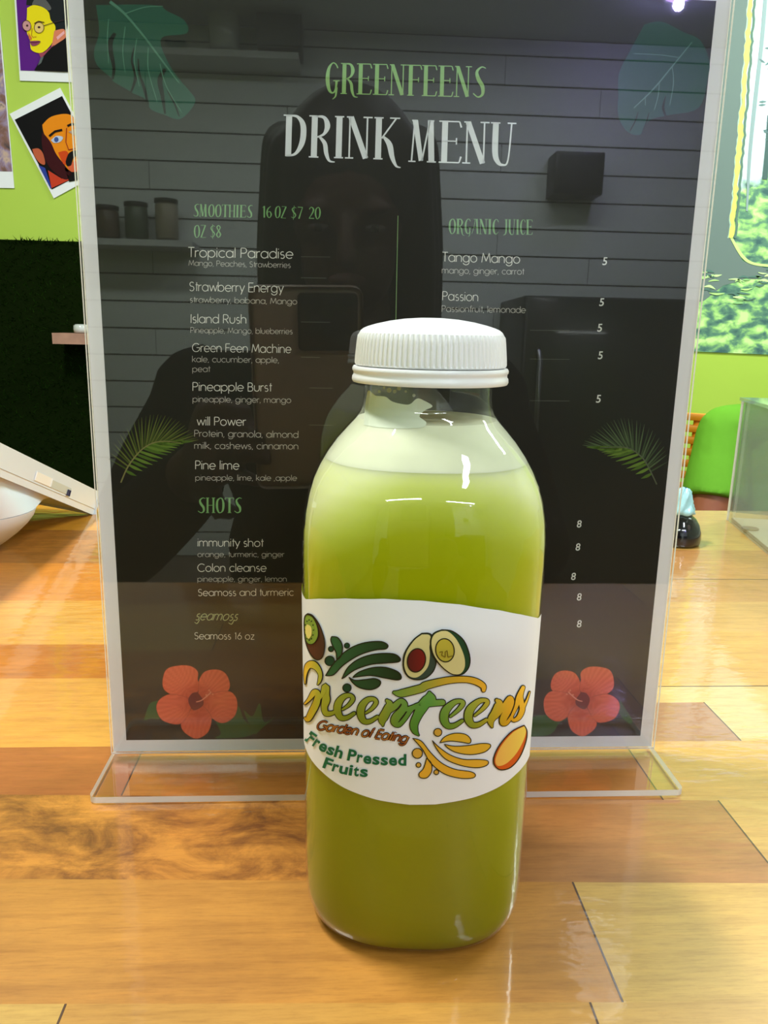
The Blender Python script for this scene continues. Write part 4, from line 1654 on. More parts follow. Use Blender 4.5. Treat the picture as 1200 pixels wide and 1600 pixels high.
a.poly(S5([(234, 322), (270, 318), (316, 322), (292, 350), (256, 358), (238, 342)]), (140, 66, 96), 7, curve=True)
a.poly(S5([(218, 250), (250, 296), (240, 318), (226, 300)]), (214, 120, 60), 6)
a.ell(41.6, 40, 6.4, 8.2, -14, (206, 150, 150), 6)
a.ell(61, 43, 7.4, 8.2, 0, (232, 200, 120), 6)
a.ell(61, 42.5, 2.2, 1.8, 0, (70, 40, 40), 7, 10)
a.ell(42.5, 40, 1.8, 1.8, 0, (70, 40, 40), 7, 10)
for p in (Art.ellpts(41.6, 40, 6.6, 8.4, -14), Art.ellpts(61, 43, 7.6, 8.4, 0)):
    a.stroke(p, (70, 44, 40), 8, w=.8, closed=True)
a.stroke([(68.5, 40), (84, 35), (101, 31)], (60, 40, 40), 8, w=.9)
a.stroke([(53.6, 36.5), (60, 33), (69, 35)], (70, 40, 30), 8, w=1.3)
a.stroke([(50, 44), (49, 55), (52, 58), (57, 57)], (180, 100, 40), 8, w=.8)
a.stroke([(47, 66), (55, 66.5), (63, 64.5)], (70, 24, 44), 8, w=.8)
a.build('portrait_picture', wall_map, M['ink'], card)

card = flat_card('portrait_print', [(15, 178), (94, 137), (163, 267), (84, 310)], 'tilted white-bordered print of a bearded orange face on black, lower of the two portraits', 'print', m_card)
a = Art()
a.poly([(23, 187), (97, 150), (154, 258), (81, 296)], (10, 8, 10), 1)
a.poly(S5([(330, 975), (400, 912), (520, 890), (590, 930), (650, 1020), (670, 1150), (640, 1290), (560, 1345), (500, 1290), (440, 1205), (398, 1120), (345, 1045)]), (234, 138, 18), 2, curve=True)
a.poly(S5([(330, 1030), (395, 1110), (440, 1205), (505, 1290), (560, 1370), (500, 1400), (390, 1310), (345, 1215), (326, 1110)]), (58, 10, 16), 3, curve=True)
a.poly(S5([(455, 1190), (520, 1180), (540, 1240), (505, 1290), (470, 1230)]), (206, 70, 20), 3, curve=True)
a.poly(S5([(512, 1262), (536, 1200), (580, 1176), (650, 1180), (650, 1230), (580, 1225), (556, 1290), (524, 1296)]), (12, 8, 8), 4, curve=True)
a.poly(S5([(528, 1304), (572, 1262), (640, 1270), (630, 1330), (560, 1342)]), (214, 96, 60), 4, curve=True)
a.poly(S5([(500, 1300), (560, 1345), (640, 1330), (640, 1400), (540, 1420)]), (14, 8, 8), 3)
a.poly(S5([(252, 1165), (300, 1160), (336, 1200), (352, 1282), (312, 1274), (270, 1220)]), (190, 92, 60), 3, curve=True)
a.poly(S5([(398, 1096), (440, 1062), (492, 1072), (470, 1108), (424, 1116)]), (190, 200, 220), 4, curve=True)
a.ell(88, 218, 3.6, 4, 0, (60, 84, 150), 5, 12)
a.poly(S5([(536, 1030), (590, 1010), (640, 1040), (590, 1060)]), (180, 150, 130), 4, curve=True)
a.stroke(S5([(384, 1064), (430, 1026), (486, 1014)]), (20, 10, 8), 5, w=3.4)
a.stroke(S5([(526, 984), (560, 968), (640, 985)]), (20, 10, 8), 5, w=3.4)
a.stroke(S5([(520, 1000), (514, 1110), (536, 1170), (590, 1160)]), (150, 50, 20), 5, w=1.4)
a.poly(S5([(300, 1290), (352, 1312), (402, 1465), (395, 1474)]), (44, 62, 150), 3)
a.poly(S5([(402, 1470), (375, 1330), (480, 1395), (600, 1400), (640, 1340), (700, 1330), (620, 1370)]), (196, 62, 36), 2)
a.build('portrait_picture', wall_map, M['ink'], card)

m_marb, nt, b, out = nodes_of('marbled_print')
tc = nt.nodes.new('ShaderNodeTexCoord')
n = nt.nodes.new('ShaderNodeTexNoise')
n.inputs['Scale'].default_value = 14
n.inputs['Detail'].default_value = 8
n.inputs['Distortion'].default_value = 1.5
nt.links.new(tc.outputs['Object'], n.inputs['Vector'])
r = ramp(n.outputs['Fac'], [(.32, L((60, 52, 60))[:3]), (.45, L((130, 90, 80))[:3]), (.55, L((150, 130, 160))[:3]), (.64, L((200, 170, 150))[:3]), (.72, L((86, 78, 90))[:3])])
nt.links.new(r.outputs['Color'], b.inputs['Base Color'])
poster = flat_card('art_poster', [(-120, -80), (-10, -84), (22.5, 294), (-84, 292)], 'marbled purple and brown art poster with white lower margin at the far left edge', 'poster', m_card)
bm = bmesh.new()
bm.faces.new([bm.verts.new(on_y(x, y, WALL_Y - .0046)) for x, y in ((-120, -80), (-13, -84), (19, 268), (-86, 266))])
mesh_obj('poster_picture', bm, m_marb, poster)

# forest mural
m_for, nt, b, out = nodes_of('forest_mural_print')
tc = nt.nodes.new('ShaderNodeTexCoord')


def nz_(scale, detail, stretch=(1, 1, 1), dist=0):
    mp = nt.nodes.new('ShaderNodeMapping')
    mp.inputs['Scale'].default_value = stretch
    nt.links.new(tc.outputs['Object'], mp.inputs['Vector'])
    n = nt.nodes.new('ShaderNodeTexNoise')
    n.inputs['Scale'].default_value = scale
    n.inputs['Detail'].default_value = detail
    n.inputs['Distortion'].default_value = dist
    nt.links.new(mp.outputs[0], n.inputs['Vector'])
    return n


fol = ramp(nz_(21, 11, (1, 1, 1.7), .35).outputs['Fac'], [(.34, L((62, 100, 98))[:3]), (.45, L((98, 144, 116))[:3]), (.53, L((160, 212, 124))[:3]), (.63, L((214, 246, 160))[:3])])
sky = ramp(nz_(6, 3).outputs['Fac'], [(.3, L((206, 236, 240))[:3]), (.7, L((232, 248, 248))[:3])])
sz = nt.nodes.new('ShaderNodeSeparateXYZ')
nt.links.new(tc.outputs['Object'], sz.inputs[0])
zt = on_y(1180, 285, WALL_Y).z
ma = nt.nodes.new('ShaderNodeMath')
ma.operation = 'MULTIPLY_ADD'
ma.inputs[1].default_value = .34
nt.links.new(nz_(13, 8).outputs['Fac'], ma.inputs[0])
nt.links.new(sz.outputs['Z'], ma.inputs[2])
mr = nt.nodes.new('ShaderNodeMapRange')
mr.inputs['From Min'].default_value = zt + .150
mr.inputs['From Max'].default_value = zt + .190
nt.links.new(ma.outputs[0], mr.inputs['Value'])
mx = nt.nodes.new('ShaderNodeMix')
mx.data_type = 'RGBA'
nt.links.new(mr.outputs[0], mx.inputs[0])
nt.links.new(fol.outputs['Color'], mx.inputs[6])
nt.links.new(sky.outputs['Color'], mx.inputs[7])
nt.links.new(mx.outputs[2], b.inputs['Base Color'])
b.inputs['Roughness'].default_value = .5
mural = flat_card('forest_mural', [(1058, -90), (1480, -90), (1480, 566), (1058, 548)], 'bright forest mural with tall trunks and pale sky on the right of the far wall', 'mural', m_for)
a = Art()
TR = (116, 132, 126)
a.poly([(1060, -80), (1180, -80), (1172, 0), (1160, 150), (1150, 260), (1143, 372), (1160, 408), (1200, 420), (1230, 424), (1230, 436), (1170, 436), (1130, 446), (1100, 470), (1060, 480)], TR, 1)
rn = random.Random(5)
for (x0, y0, x1, y1) in ((1176, -40, 1142.5, 372),):
    P = []
    for i in range(60):
        t = i / 59
        P.append((x0 + (x1 - x0) * t + math.sin(t * PI) * 1.5 + rn.uniform(-1.2, 1.2), y0 + (y1 - y0) * t, 6.5 + rn.uniform(-2, 2.5)))
    a.stroke([(p[0] - 4, p[1], 2) for p in P], (186, 214, 190), 2)
    a.stroke(P, (230, 246, 118), 3)
    a.stroke([(p[0] + 6.5, p[1], 3.6) for p in P], (102, 132, 116), 3)
a.stroke([(1143, 372, 4), (1160, 400, 5), (1178, 412, 4), (1215, 416, 4)], (214, 244, 150), 3, curve=True)
a.stroke([(1199, -40, 6), (1191, 60, 6), (1181, 150, 6), (1172, 240, 5), (1167, 330, 3)], (150, 170, 170), 2, curve=True)
a.stroke([(1203, 180, 7), (1200, 230, 8), (1195, 280, 8)], (84, 108, 104), 3)
a.stroke([(1240, -60, 16), (1226, 160, 15), (1214, 330, 15)], (120, 140, 136), 2)
for i in range(26):
    x, y = rn.uniform(1178, 1230), rn.choice([75, 100, 150, 168, 200, 220]) + rn.uniform(-10, 10)
    an = rn.uniform(-.6, .6)
    a.stroke([(x, y, .6), (x + 5 * math.cos(an), y + 5 * math.sin(an), 3), (x + 11 * math.cos(an), y + 11 * math.sin(an), .5)], (112, 140, 140), 3)
for i in range(34):
    x, y = rn.uniform(1085, 1225), rn.uniform(418, 475)
    ln_ = rn.uniform(8, 26)
    a.stroke([(x, y, .8), (x + ln_ * .5, y + rn.uniform(-3, 2), rn.uniform(2, 4.5)), (x + ln_, y + rn.uniform(-2, 4), .6)], rn.choice([(196, 240, 146), (150, 200, 130), (96, 130, 118), (216, 250, 170)]), 4, curve=True)
a.build('printed_tree_trunks', lambda x, y, l: on_y(x, y, WALL_Y - .0042 - .0004 * l), M['ink'], mural)

# small wooden wall ledge with a glass on it
l0, l1 = on_y(85, 520, WALL_Y - .10), on_y(85, 537, WALL_Y - .10)
ledge = box_obj('wall_ledge', (l0.x, WALL_Y - .12, l1.z), (l0.x + .42, WALL_Y - .0231, l0.z), pbr('pinkish_wood', (176, 132, 112), .5, noise=.15, nscale=30))
tag(ledge, 'short pinkish wooden ledge on the dark grass panel beside the sign edge', 'ledge')
gq = on_y(127, 520, WALL_Y - .07)
bm = bmesh.new()
bm_lathe(bm, [(.012, .0005), (.018, .001), (.020, .010), (.019, .020), (.014, .024), (.013, .023), (.017, .018), (.017, .006), (.010, .003)], 24)
gl = mesh_obj('glass_votive', bm, pbr('frosted_glass', (206, 210, 205), .15, coat=.5), None, True)
gl.location = (gq.x, WALL_Y - .07, l0.z + .0002)
tag(gl, 'small frosted glass cup on the wooden wall ledge', 'cup')

# ================================================================== CHAIR AND SEATED PERSON
CH_E = on_y(1107, 645, 1.45)
ca = math.radians(-33)
cxv = Vector((math.cos(ca), math.sin(ca), 0))
cfv = Vector((math.sin(ca), -math.cos(ca), 0))
ctop = CH_E.z - FLOOR
cc = CH_E - cxv * .205
chair = empty('ladder_back_chair', (cc.x, cc.y, FLOOR), 'orange ladder-back chair with thin horizontal slats behind the person in green', 'chair', ca)
m_or = pbr('orange_chair_paint', (226, 142, 26), .4, noise=.08, nscale=30)
for sx_ in (-1, 1):
    tube_obj('back_post', [(sx_ * .185, .0, 0), (sx_ * .185, -.02, .45), (sx_ * .185, .02, ctop - .02)], .013, m_or, chair)
    tube_obj('leg', [(sx_ * .18, -.38, 0), (sx_ * .175, -.37, .44)], .014, m_or, chair)
for i in range(9):
    zz = ctop - .012 - i * .0275
    box_obj('slat', (-.205, .000 + .0 * i, zz - .0085), (.205, .014, zz + .0085), m_or, chair, .003)
box_obj('seat', (-.205, -.40, .44), (.205, .0, .465), m_or, chair, .008)
for sx_ in (-1, 1):
    tube_obj('stretcher', [(sx_ * .18, -.37, .2), (sx_ * .184, -.01, .2)], .009, m_or, chair)

M['skin'] = pbr('brown_skin', (176, 104, 72), .5, sub=.15, srad=(.01, .004, .002))
M['shirt'] = pbr('bright_green_cotton', (118, 186, 52), .85, spec=.2, noise=.10, nscale=9, bump=.9, bscale=14)
M['jeans'] = pbr('dark_blue_denim', (36, 44, 66), .85, spec=.1)
M['hair'] = pbr('black_hair', (18, 14, 12), .6)
M['black_cloth'] = pbr('black_cotton', (20, 20, 22), .9, spec=.1)
M['shoe'] = pbr('dark_shoe', (30, 28, 28), .5)
M['eye'] = pbr('eye_white', (230, 226, 220), .2)
M['iris'] = pbr('dark_iris', (30, 20, 14), .2)
M['lip_dark'] = pbr('silhouette_lip', (84, 46, 38), .6)  # lip colour darkened to stand in for shade on the mirrored face
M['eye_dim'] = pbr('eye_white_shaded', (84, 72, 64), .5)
M['lip'] = pbr('lip', (140, 70, 62), .5)


def chain(bm, nodes, n=14):
    pts = [Vector(p) for p, r in nodes]
    bm_tube(bm, pts, [r for p, r in nodes], n)
    for p, r in nodes:
        bm_ball(bm, p, r * .998, 2)


def hull(bm, nodes, ax, n=24):
    """oval torso rings: centre, half width along ax, half depth"""
    rings = []
    for i, (p, w, d) in enumerate(nodes):
        p = Vector(p)
        q0, q1 = Vector(nodes[max(0, i - 1)][0]), Vector(nodes[min(len(nodes) - 1, i + 1)][0])
        t = (q1 - q0).normalized()
        u = (ax - t * ax.dot(t)).normalized()
        v = t.cross(u)
        rings.append([p + u * (w * math.cos(2 * PI * k / n)) + v * (d * math.sin(2 * PI * k / n)) for k in range(n)])
    bm_loft(bm, rings)


def fused(name, bm, mat, parent, vox=.006, smooth=6):
    bmesh.ops.recalc_face_normals(bm, faces=bm.faces)
    o = mesh_obj(name, bm, mat, parent, True)
    md = o.modifiers.new('fuse', 'REMESH')
    md.mode = 'VOXEL'
    md.voxel_size = vox
    md.use_smooth_shade = True
    s = o.modifiers.new('soften', 'SMOOTH')
    s.factor = .5
    s.iterations = smooth
    return o


def hand(bm, wrist, fwd, up, side, curl=.5, s=1.0):
    """palm, four unequal fingers with two bends and a thumb from the side of the palm"""
    fwd, up, side = Vector(fwd).normalized(), Vector(up).normalized(), Vector(side).normalized()
    palm = wrist + fwd * (.085 * s)
    hull(bm, [(wrist, .026 * s, .020 * s), (wrist + fwd * .03 * s, .034 * s, .017 * s), (wrist + fwd * .07 * s, .042 * s, .014 * s), (palm + fwd * .006, .040 * s, .011 * s)], side, 16)
    for k, ln in zip((-1.5, -.5, .5, 1.5), (.072, .084, .078, .060)):
        b0 = palm + side * (k * .0205 * s) - fwd * .012
        d1 = (fwd * math.cos(curl * .6) - up * math.sin(curl * .6)).normalized()
        d2 = (fwd * math.cos(curl * 1.7) - up * math.sin(curl * 1.7)).normalized()
        d3 = (fwd * math.cos(curl * 2.5) - up * math.sin(curl * 2.5)).normalized()
        p1 = b0 + d1 * (ln * .50 * s)
        p2 = p1 + d2 * (ln * .32 * s)
        p3 = p2 + d3 * (ln * .24 * s)
        chain(bm, [(b0, .0095 * s), (p1, .0088 * s), (p2, .0080 * s), (p3, .0066 * s)], 10)
    t0 = wrist + fwd * .03 * s - side * .030 * s
    t1 = t0 - side * .024 * s + fwd * .028 * s - up * .008 * s
    t2 = t1 - side * .006 * s + fwd * .030 * s - up * .010 * s
    chain(bm, [(t0, .014 * s), (t1, .0105 * s), (t2, .0078 * s)], 10)


def head(root, body_bm, neck0, c, face, hair_m, off, long_hair=False):
    """skull, jaw, nose, ears into the body surface; eyes, lips and hair as parts"""
    up = Vector((0, 0, 1))
    face = Vector(face).normalized()
    side = face.cross(up).normalized()
    up = side.cross(face).normalized()
    R = Matrix((side, face, up)).transposed()
    bm_ball(body_bm, c + up * .020 - face * .012, .094, 3, (.80, 1.02, 1.0), R)
    bm_ball(body_bm, c - up * .048 + face * .022, .066, 3, (.86, .92, .98), R)
    bm_ball(body_bm, c - up * .088 + face * .052, .024, 2, (1, .8, .8), R)
    chain(body_bm, [(c - up * .10 - face * .025, .056), (neck0, .060)], 16)
    chain(body_bm, [(c + up * .012 + face * .084, .009), (c - up * .022 + face * .102, .013)], 10)
    for s in (-1, 1):
        bm_ball(body_bm, c - up * .006 + side * (s * .078) - face * .006, .030, 2, (.28, .62, 1.0), R)
        bm_ball(body_bm, c + up * .024 + face * .076 + side * s * .030, .016, 2, (1.3, .6, .5), R)
    bmL = bmesh.new()
    for s in (-1, 1):
        e = c + up * .004 + face * .0775 + side * (s * .031)
        bmE, bmI = bmesh.new(), bmesh.new()
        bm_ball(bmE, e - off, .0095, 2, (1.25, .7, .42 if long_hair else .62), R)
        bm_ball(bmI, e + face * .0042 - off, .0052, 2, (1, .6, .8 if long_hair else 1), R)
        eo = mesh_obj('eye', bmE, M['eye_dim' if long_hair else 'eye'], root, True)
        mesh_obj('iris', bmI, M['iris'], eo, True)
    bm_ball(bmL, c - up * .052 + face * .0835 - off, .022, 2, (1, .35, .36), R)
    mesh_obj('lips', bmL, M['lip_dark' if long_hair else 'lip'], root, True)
    bmH = bmesh.new()
    bm_ball(bmH, c + up * .034 - face * .026 - off, .104, 3, (.84, 1.0, .98), R)
    bm_ball(bmH, c - up * .030 - face * .050 - off, .082, 3, (.92, .82, 1.0), R)
    if long_hair:
        for s in (-1, 1):
            for k in range(3):
                q = c + side * (s * (.064 + .007 * k)) - face * (.01 + .03 * k)
                chain(bmH, [(q + up * .06 - off, .030), (q - up * .06 + side * s * .012 - off, .032), (q - up * .17 + side * s * .02 - off, .028), (q - up * .24 + side * s * .02 - off, .014)])
    fused('hair', bmH, hair_m, root, .006, 4)


# seated person
RS = on_y(1131, 678, 1.30)
sxv = Vector((.97, -.24, 0))
LS = RS + sxv * .37
mid = (RS + LS) / 2
neck = mid + Vector((0, 0, .045)) - cfv * .005
hc = neck + Vector((0, 0, .175)) + cfv * .035
pelv = Vector((mid.x, mid.y, FLOOR + .55)) - cfv * .10
person = empty('person', (pelv.x, pelv.y, FLOOR), 'seated person in a bright green short-sleeved shirt beyond the counter at the right edge', 'person')
off = Vector(person.location)
RE = on_y(1101, 856, 1.23)
RW_ = RE + cfv * .20 + cxv * .06 - Vector((0, 0, .10))
LE = LS - Vector((0, 0, .26)) + cxv * .07 + cfv * .05
LW_ = LE + cfv * .21 - cxv * .07 - Vector((0, 0, .06))


def O(p):
    return Vector(p) - off


bm = bmesh.new()
head(person, bm, neck, hc, cfv, M['hair'], off)
chain(bm, [(RS, .050), (RS.lerp(RE, .5), .046), (RE, .040), (RE.lerp(RW_, .35), .040), (RW_, .026)])
chain(bm, [(LS, .050), (LS.lerp(LE, .5), .046), (LE, .040), (LE.lerp(LW_, .35), .040), (LW_, .026)])
hull(bm, [(neck, .06, .06), (mid, .15, .08), (mid - Vector((0, 0, .2)), .14, .09), (pelv, .14, .10)], cxv)
hand(bm, RW_, cfv - Vector((0, 0, .3)), (0, 0, 1), cxv * -1, .45)
hand(bm, LW_, cfv - Vector((0, 0, .3)), (0, 0, 1), cxv, .45)
hips = [pelv + cxv * s * .10 for s in (-1, 1)]
for h_ in hips:
    kn = h_ + cfv * .42 - Vector((0, 0, .03))
    an = kn - Vector((0, 0, .43)) + cfv * .02
    chain(bm, [(h_, .082), (h_.lerp(kn, .5), .070), (kn, .054), (kn.lerp(an, .35), .054), (an, .034)])
    chain(bm, [(an - Vector((0, 0, .03)), .036), (an + cfv * .13 - Vector((0, 0, .055)), .030)])
for v in bm.verts:
    v.co -= off
fused('body', bm, M['skin'], person, .0055, 5)
bm = bmesh.new()
hull(bm, [(neck + Vector((0, 0, .012)), .078, .072), (mid + Vector((0, 0, .012)), .155, .092), (mid - Vector((0, 0, .05)), .150, .110), (mid - Vector((0, 0, .2)), .135, .118), (mid.lerp(pelv, .75), .165, .125), (pelv - Vector((0, 0, .04)), .172, .132)], cxv)
for s_, e_ in ((RS, RE), (LS, LE)):
    chain(bm, [(neck - Vector((0, 0, .02)), .055), (mid.lerp(s_, .6) + Vector((0, 0, .022)), .050), (s_ + Vector((0, 0, .006)), .055)])
    chain(bm, [(s_ + Vector((0, 0, .004)), .056), (s_.lerp(e_, .28), .060)])
    d_ = (e_ - s_).normalized()
    bm_tube(bm, [s_.lerp(e_, .26), s_.lerp(e_, .57)], [.060, .065], 20)
for v in bm.verts:
    v.co -= off
sh_ = fused('shirt', bm, M['shirt'], person, .0065, 5)
sh_['label'] = 'bright green short-sleeved shirt'
bm = bmesh.new()
bm_ball(bm, pelv, .15, 3, (1.0, .85, .8))
for h_ in hips:
    kn = h_ + cfv * .42 - Vector((0, 0, .03))
    an = kn - Vector((0, 0, .40)) + cfv * .02
    chain(bm, [(h_, .092), (h_.lerp(kn, .5), .080), (kn, .064), (kn.lerp(an, .5), .060), (an, .052)])
for v in bm.verts:
    v.co -= off
fused('trousers', bm, M['jeans'], person, .008, 4)
for h_ in hips:
    kn = h_ + cfv * .42 - Vector((0, 0, .03))
    an = kn - Vector((0, 0, .43)) + cfv * .02
    bm = bmesh.new()
    chain(bm, [(Vector((an.x, an.y, FLOOR + .046)) - off - cfv * .03, .042), (Vector((an.x, an.y, FLOOR + .040)) - off + cfv * .10, .038), (Vector((an.x, an.y, FLOOR + .034)) - off + cfv * .17, .032)])
    fused('shoe', bm, M['shoe'], person, .006, 4)

# ================================================================== THE PHOTOGRAPHER, SEEN MIRRORED IN THE SIGN
phone = empty('smartphone', CAM - FW * .006, 'dark smartphone held up by the photographer in front of the menu sign', 'phone')
PM = Matrix((RX, FW, UP)).transposed()
phone.rotation_euler = PM.to_euler()
bm = bmesh.new()
bm_box(bm, (-.064, -.0085, -.118), (.016, -.001, .034), .0075, 4)
auto_smooth(mesh_obj('case', bm, pbr('brown_grey_phone_case', (164, 144, 128), .3, coat=.4), phone), 40)
bm = bmesh.new()
bm_box(bm, (-.030, -.0015, -.010), (.012, .0012, .030), .003, 3)
cb = auto_smooth(mesh_obj('camera_block', bm, M['dark'], phone), 40)
for x_, z_ in ((0, .0), (0, .019), (-.018, .0095)):
    bm = bmesh.new()
    bm_loft(bm, [[Vector((x_ + r_ * math.cos(2 * PI * i / 24), y_, z_ + r_ * math.sin(2 * PI * i / 24))) for i in range(24)] for r_, y_ in ((.0072, .0010), (.0070, .0026), (.0058, .0028))])
    bmesh.ops.recalc_face_normals(bm, faces=bm.faces)
    mesh_obj('lens', bm, M['dark'], cb)
bm = bmesh.new()
bm_box(bm, (-.060, -.0095, -.114), (.012, -.0083, .030), .0005, 1)
mesh_obj('screen', bm, M['dark_matte'], phone)

ph_c = mirrored(545, 335, y=-.68)
ph_n = ph_c + Vector((-.005, -.05, -.17))
ph_f = Vector((-.03, .86, -.35))
phot = empty('person', (ph_c.x, -.95, FLOOR), 'person in black clothes holding up a phone, mirrored darkly in the menu sign', 'person')
off = Vector(phot.location)
X3 = Vector((1, 0, 0))
mid = ph_n + Vector((0, -.03, -.05))
pelv = Vector((mid.x, -1.02, -.16))
ph_rs, ph_ls = mid + X3 * .185, mid - X3 * .185
gr_r = CAM + RX * .042 - UP * .092 - FW * .040
gr_l = CAM - RX * .090 - UP * .092 - FW * .040
wr_r = gr_r + Vector((.035, -.085, -.035))
wr_l = gr_l + Vector((-.035, -.085, -.035))
el_r = ph_rs.lerp(wr_r, .48) + Vector((.10, -.03, -.15))
el_l = ph_ls.lerp(wr_l, .48) + Vector((-.10, -.03, -.15))
bm = bmesh.new()
M['skin_dark'] = pbr('silhouette_skin', (72, 44, 32), .6)  # skin colour darkened so the mirrored face reads as a shaded silhouette
head(phot, bm, ph_n, ph_c, ph_f, M['hair'], off, True)
for s_, e_, w_ in ((ph_rs, el_r, wr_r), (ph_ls, el_l, wr_l)):
    chain(bm, [(s_, .050), (s_.lerp(e_, .5), .045), (e_, .038), (e_.lerp(w_, .35), .038), (w_, .026)])
hull(bm, [(ph_n, .06, .06), (mid, .15, .08), (mid.lerp(pelv, .5), .13, .09), (pelv, .14, .10)], X3)
hand(bm, wr_r, gr_r - wr_r + Vector((0, .03, .02)), Vector((.75, -.35, .2)), UP, .60, .95)
hand(bm, wr_l, gr_l - wr_l + Vector((0, .03, .02)), Vector((-.75, -.35, .2)), UP, .60, .95)
for s in (-1, 1):
    h_ = pelv + X3 * s * .10
    kn = Vector((h_.x, -.93, -.57))
    an = Vector((h_.x, -1.02, FLOOR + .07))
    chain(bm, [(h_, .082), (h_.lerp(kn, .5), .070), (kn, .054), (kn.lerp(an, .35), .054), (an, .036)])
for v in bm.verts:
    v.co -= off
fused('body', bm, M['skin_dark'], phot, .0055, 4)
bm = bmesh.new()
hull(bm, [(ph_n + Vector((0, 0, .01)), .076, .072), (mid + Vector((0, .0, .012)), .155, .095), (mid.lerp(pelv, .18), .190, .120), (mid.lerp(pelv, .5), .172, .120), (mid.lerp(pelv, .8), .165, .122), (pelv, .172, .130)], X3)
for s_, e_, w_ in ((ph_rs, el_r, wr_r), (ph_ls, el_l, wr_l)):
    chain(bm, [(mid.lerp(s_, .5), .062), (s_, .068), (s_.lerp(e_, .5), .060), (e_, .052), (e_.lerp(w_, .55), .044), (e_.lerp(w_, .85), .038)])
for v in bm.verts:
    v.co -= off
fused('sweater', bm, M['black_cloth'], phot, .007, 4)
bm = bmesh.new()
bm_ball(bm, pelv, .155, 3, (1.0, .8, .8))
for s in (-1, 1):
    h_ = pelv + X3 * s * .10
    kn = Vector((h_.x, -.93, -.57))
    an = Vector((h_.x, -1.01, FLOOR + .10))
    chain(bm, [(h_, .095), (h_.lerp(kn, .5), .082), (kn, .066), (kn.lerp(an, .5), .062), (an, .056)])
for v in bm.verts:
    v.co -= off
fused('trousers', bm, M['black_cloth'], phot, .008, 4)
for s in (-1, 1):
    bm = bmesh.new()
    x_ = pelv.x + s * .10 - off.x
    chain(bm, [(Vector((x_, -1.06 - off.y, .048)), .043), (Vector((x_, -.92 - off.y, .040)), .038), (Vector((x_, -.84 - off.y, .034)), .032)])
    fused('shoe', bm, M['shoe'], phot, .006, 4)

# ================================================================== REAR ROOM, MIRRORED IN THE SIGN


def mir(px, py, Y=3.95):
    return mirrored(px, py, y=-Y)


m_shelf = pbr('pale_shelf', (200, 202, 200), .5)
m_dkbox = pbr('dark_appliance', (40, 40, 40), .4)
for (xa, ya, xb, lab_) in ((132, 94, 470, 'pale wall shelf holding a tall white jar on the rear wall'), (132, 380, 312, 'pale wall shelf with three canisters on the rear wall')):
    p, q = mir(xa, ya), mir(xb, ya)
    s = box_obj('wall_shelf', (p.x, REAR_Y + .0005, p.z - .03), (q.x, REAR_Y + .22, p.z), m_shelf)
    tag(s, lab_, 'shelf', 'rear wall shelves')
SH1 = mir(300, 94).z
SH2 = mir(300, 380).z
jp = mir(352, 94, 3.84)
jar = empty('straw_jar', (jp.x, jp.y, SH1), 'tall white jar of straws on the upper rear shelf', 'jar')
bm = bmesh.new()
bm_lathe(bm, [(.055, .0005), (.070, .01), (.074, .10), (.072, .20), (.064, .235), (.058, .236), (.066, .20), (.066, .02), (.02, .012)], 28)
mesh_obj('vessel', bm, pbr('milky_jar', (206, 210, 206), .2, coat=.4), jar, True)
bm = bmesh.new()
bm_lathe(bm, [(.060, .2365), (.070, .238), (.070, .262), (.055, .270), (.02, .272)], 28)
mesh_obj('lid', bm, pbr('jar_lid', (70, 90, 84), .4), jar, True)
for i, (px_, lab_) in enumerate(((170, 'left canister on the lower rear shelf'), (215, 'middle canister on the lower rear shelf'), (262, 'right canister on the lower rear shelf'))):
    c_ = mir(px_, 380, 3.84)
    r = empty('canister', (c_.x, c_.y, SH2), lab_, 'canister', group='canisters on the lower shelf')
    bm = bmesh.new()
    bm_lathe(bm, [(.050, .0005), (.056, .004), (.056, .12 + .02 * i), (.048, .13 + .02 * i)], 24)
    mesh_obj('tin', bm, pbr('tin_%s' % ['brown', 'green', 'cream'][i], [(92, 74, 60), (84, 96, 78), (160, 150, 130)][i], .4), r, True)
    bm = bmesh.new()
    bm_lathe(bm, [(.050, .131 + .02 * i), (.058, .132 + .02 * i), (.058, .150 + .02 * i), (.02, .154 + .02 * i)], 24)
    mesh_obj('lid', bm, m_dkbox, r, True)
p, q = mir(408, 92), mir(474, -30)
cab = empty('tall_cabinet', (p.x, REAR_Y + .0005, SH1 + .0002), 'dark cabinet on the upper rear shelf beside the straw jar', 'cabinet')
box_obj('carcass', (0, 0, 0), (q.x - p.x, .2, min(q.z, CEIL - .01) - SH1), m_dkbox, cab, .004)
box_obj('door', (.01, .2005, .01), (q.x - p.x - .01, .212, min(q.z, CEIL - .01) - SH1 - .01), pbr('dark_door', (52, 54, 54), .4), cab, .003)
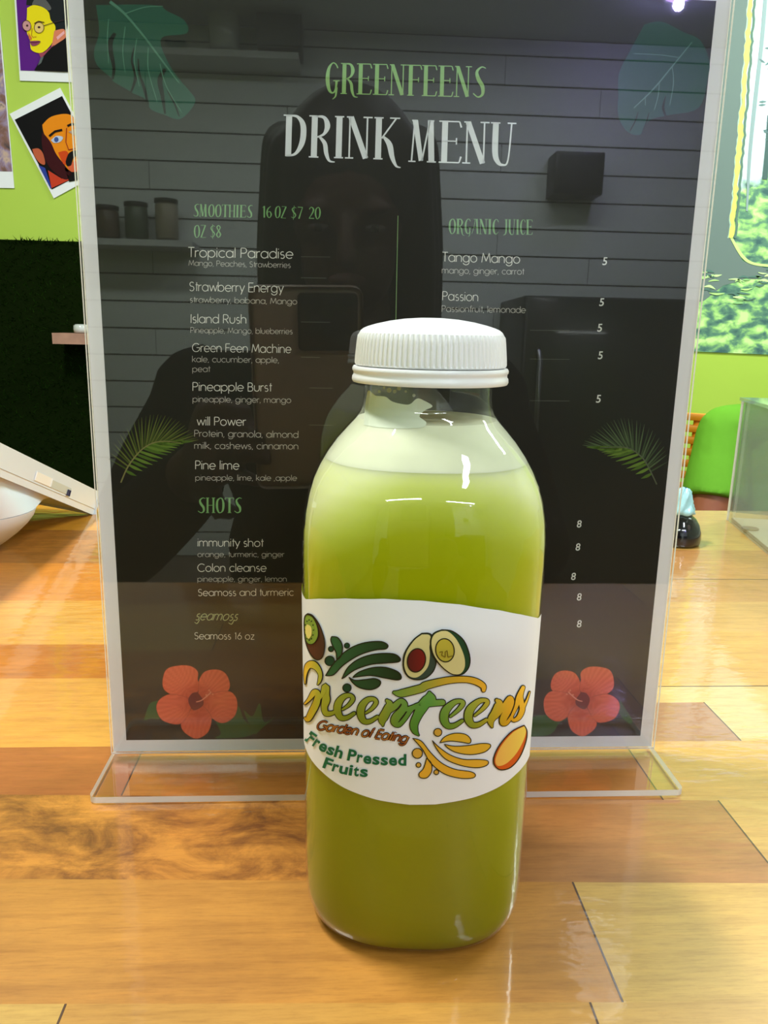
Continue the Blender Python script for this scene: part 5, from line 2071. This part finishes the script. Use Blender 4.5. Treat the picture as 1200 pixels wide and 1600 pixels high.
p, q = mir(852, 312), mir(930, 250)
spk = empty('wall_speaker', (p.x, REAR_Y + .0005, p.z), 'dark boxy speaker fixed to the rear wall', 'speaker')
box_obj('cabinet', (0, .0, 0), (q.x - p.x, .16, q.z - p.z), m_dkbox, spk, .006)
box_obj('grille', (.015, .1605, .015), (q.x - p.x - .015, .166, q.z - p.z - .015), M['dark_matte'], spk, .003)
p, q = mir(760, 800), mir(1110, 480)
fr = empty('refrigerator', (p.x + .02, REAR_Y + .001, FLOOR), 'dark upright refrigerator with a steel handle against the rear wall', 'refrigerator')
fw_ = q.x - p.x
fh_ = q.z - FLOOR
box_obj('body', (0, 0, .0), (fw_, .55, fh_), pbr('fridge_dark', (44, 48, 46), .35), fr, .01)
box_obj('door', (.006, .551, .06), (fw_ - .006, .60, fh_ - .01), pbr('fridge_door', (52, 56, 54), .25, coat=.3), fr, .008)
tube_obj('handle', [(.07, .602, fh_ * .45), (.07, .64, fh_ * .47), (.07, .64, fh_ * .80), (.07, .602, fh_ * .82)], .012, M['steel'], fr)

# violet ceiling spot
vp = mirrored(1060, 8, z=CEIL - .06)
vx, vy = vp.x, vp.y
spot = empty('violet_ceiling_spot', (vx, vy, CEIL), 'round violet ceiling spot mirrored at the top right of the sign', 'ceiling lamp')
bm = bmesh.new()
bm_lathe(bm, [(.085, -.0005), (.090, -.012), (.070, -.030), (.062, -.030), (.062, -.022), (.001, -.022)], 32)
mesh_obj('trim_ring', bm, m_frame, spot, True)
bm = bmesh.new()
bm_lathe(bm, [(.060, -.0225), (.058, -.028), (.040, -.032), (.001, -.034)], 32)
mesh_obj('bulb_cover', bm, pbr('violet_glow', (220, 200, 255), .4, emit=(214, 180, 255), estr=9.0), spot, True)
ld = bpy.data.lights.new('violet_light', 'POINT')
ld.energy = 14.0
ld.color = (.45, .40, 1.0)
ld.shadow_soft_size = .022
lo_ = bpy.data.objects.new('violet_light', ld)
COL.objects.link(lo_)
lo_.parent = spot
lo_.location = (0, 0, -.06)
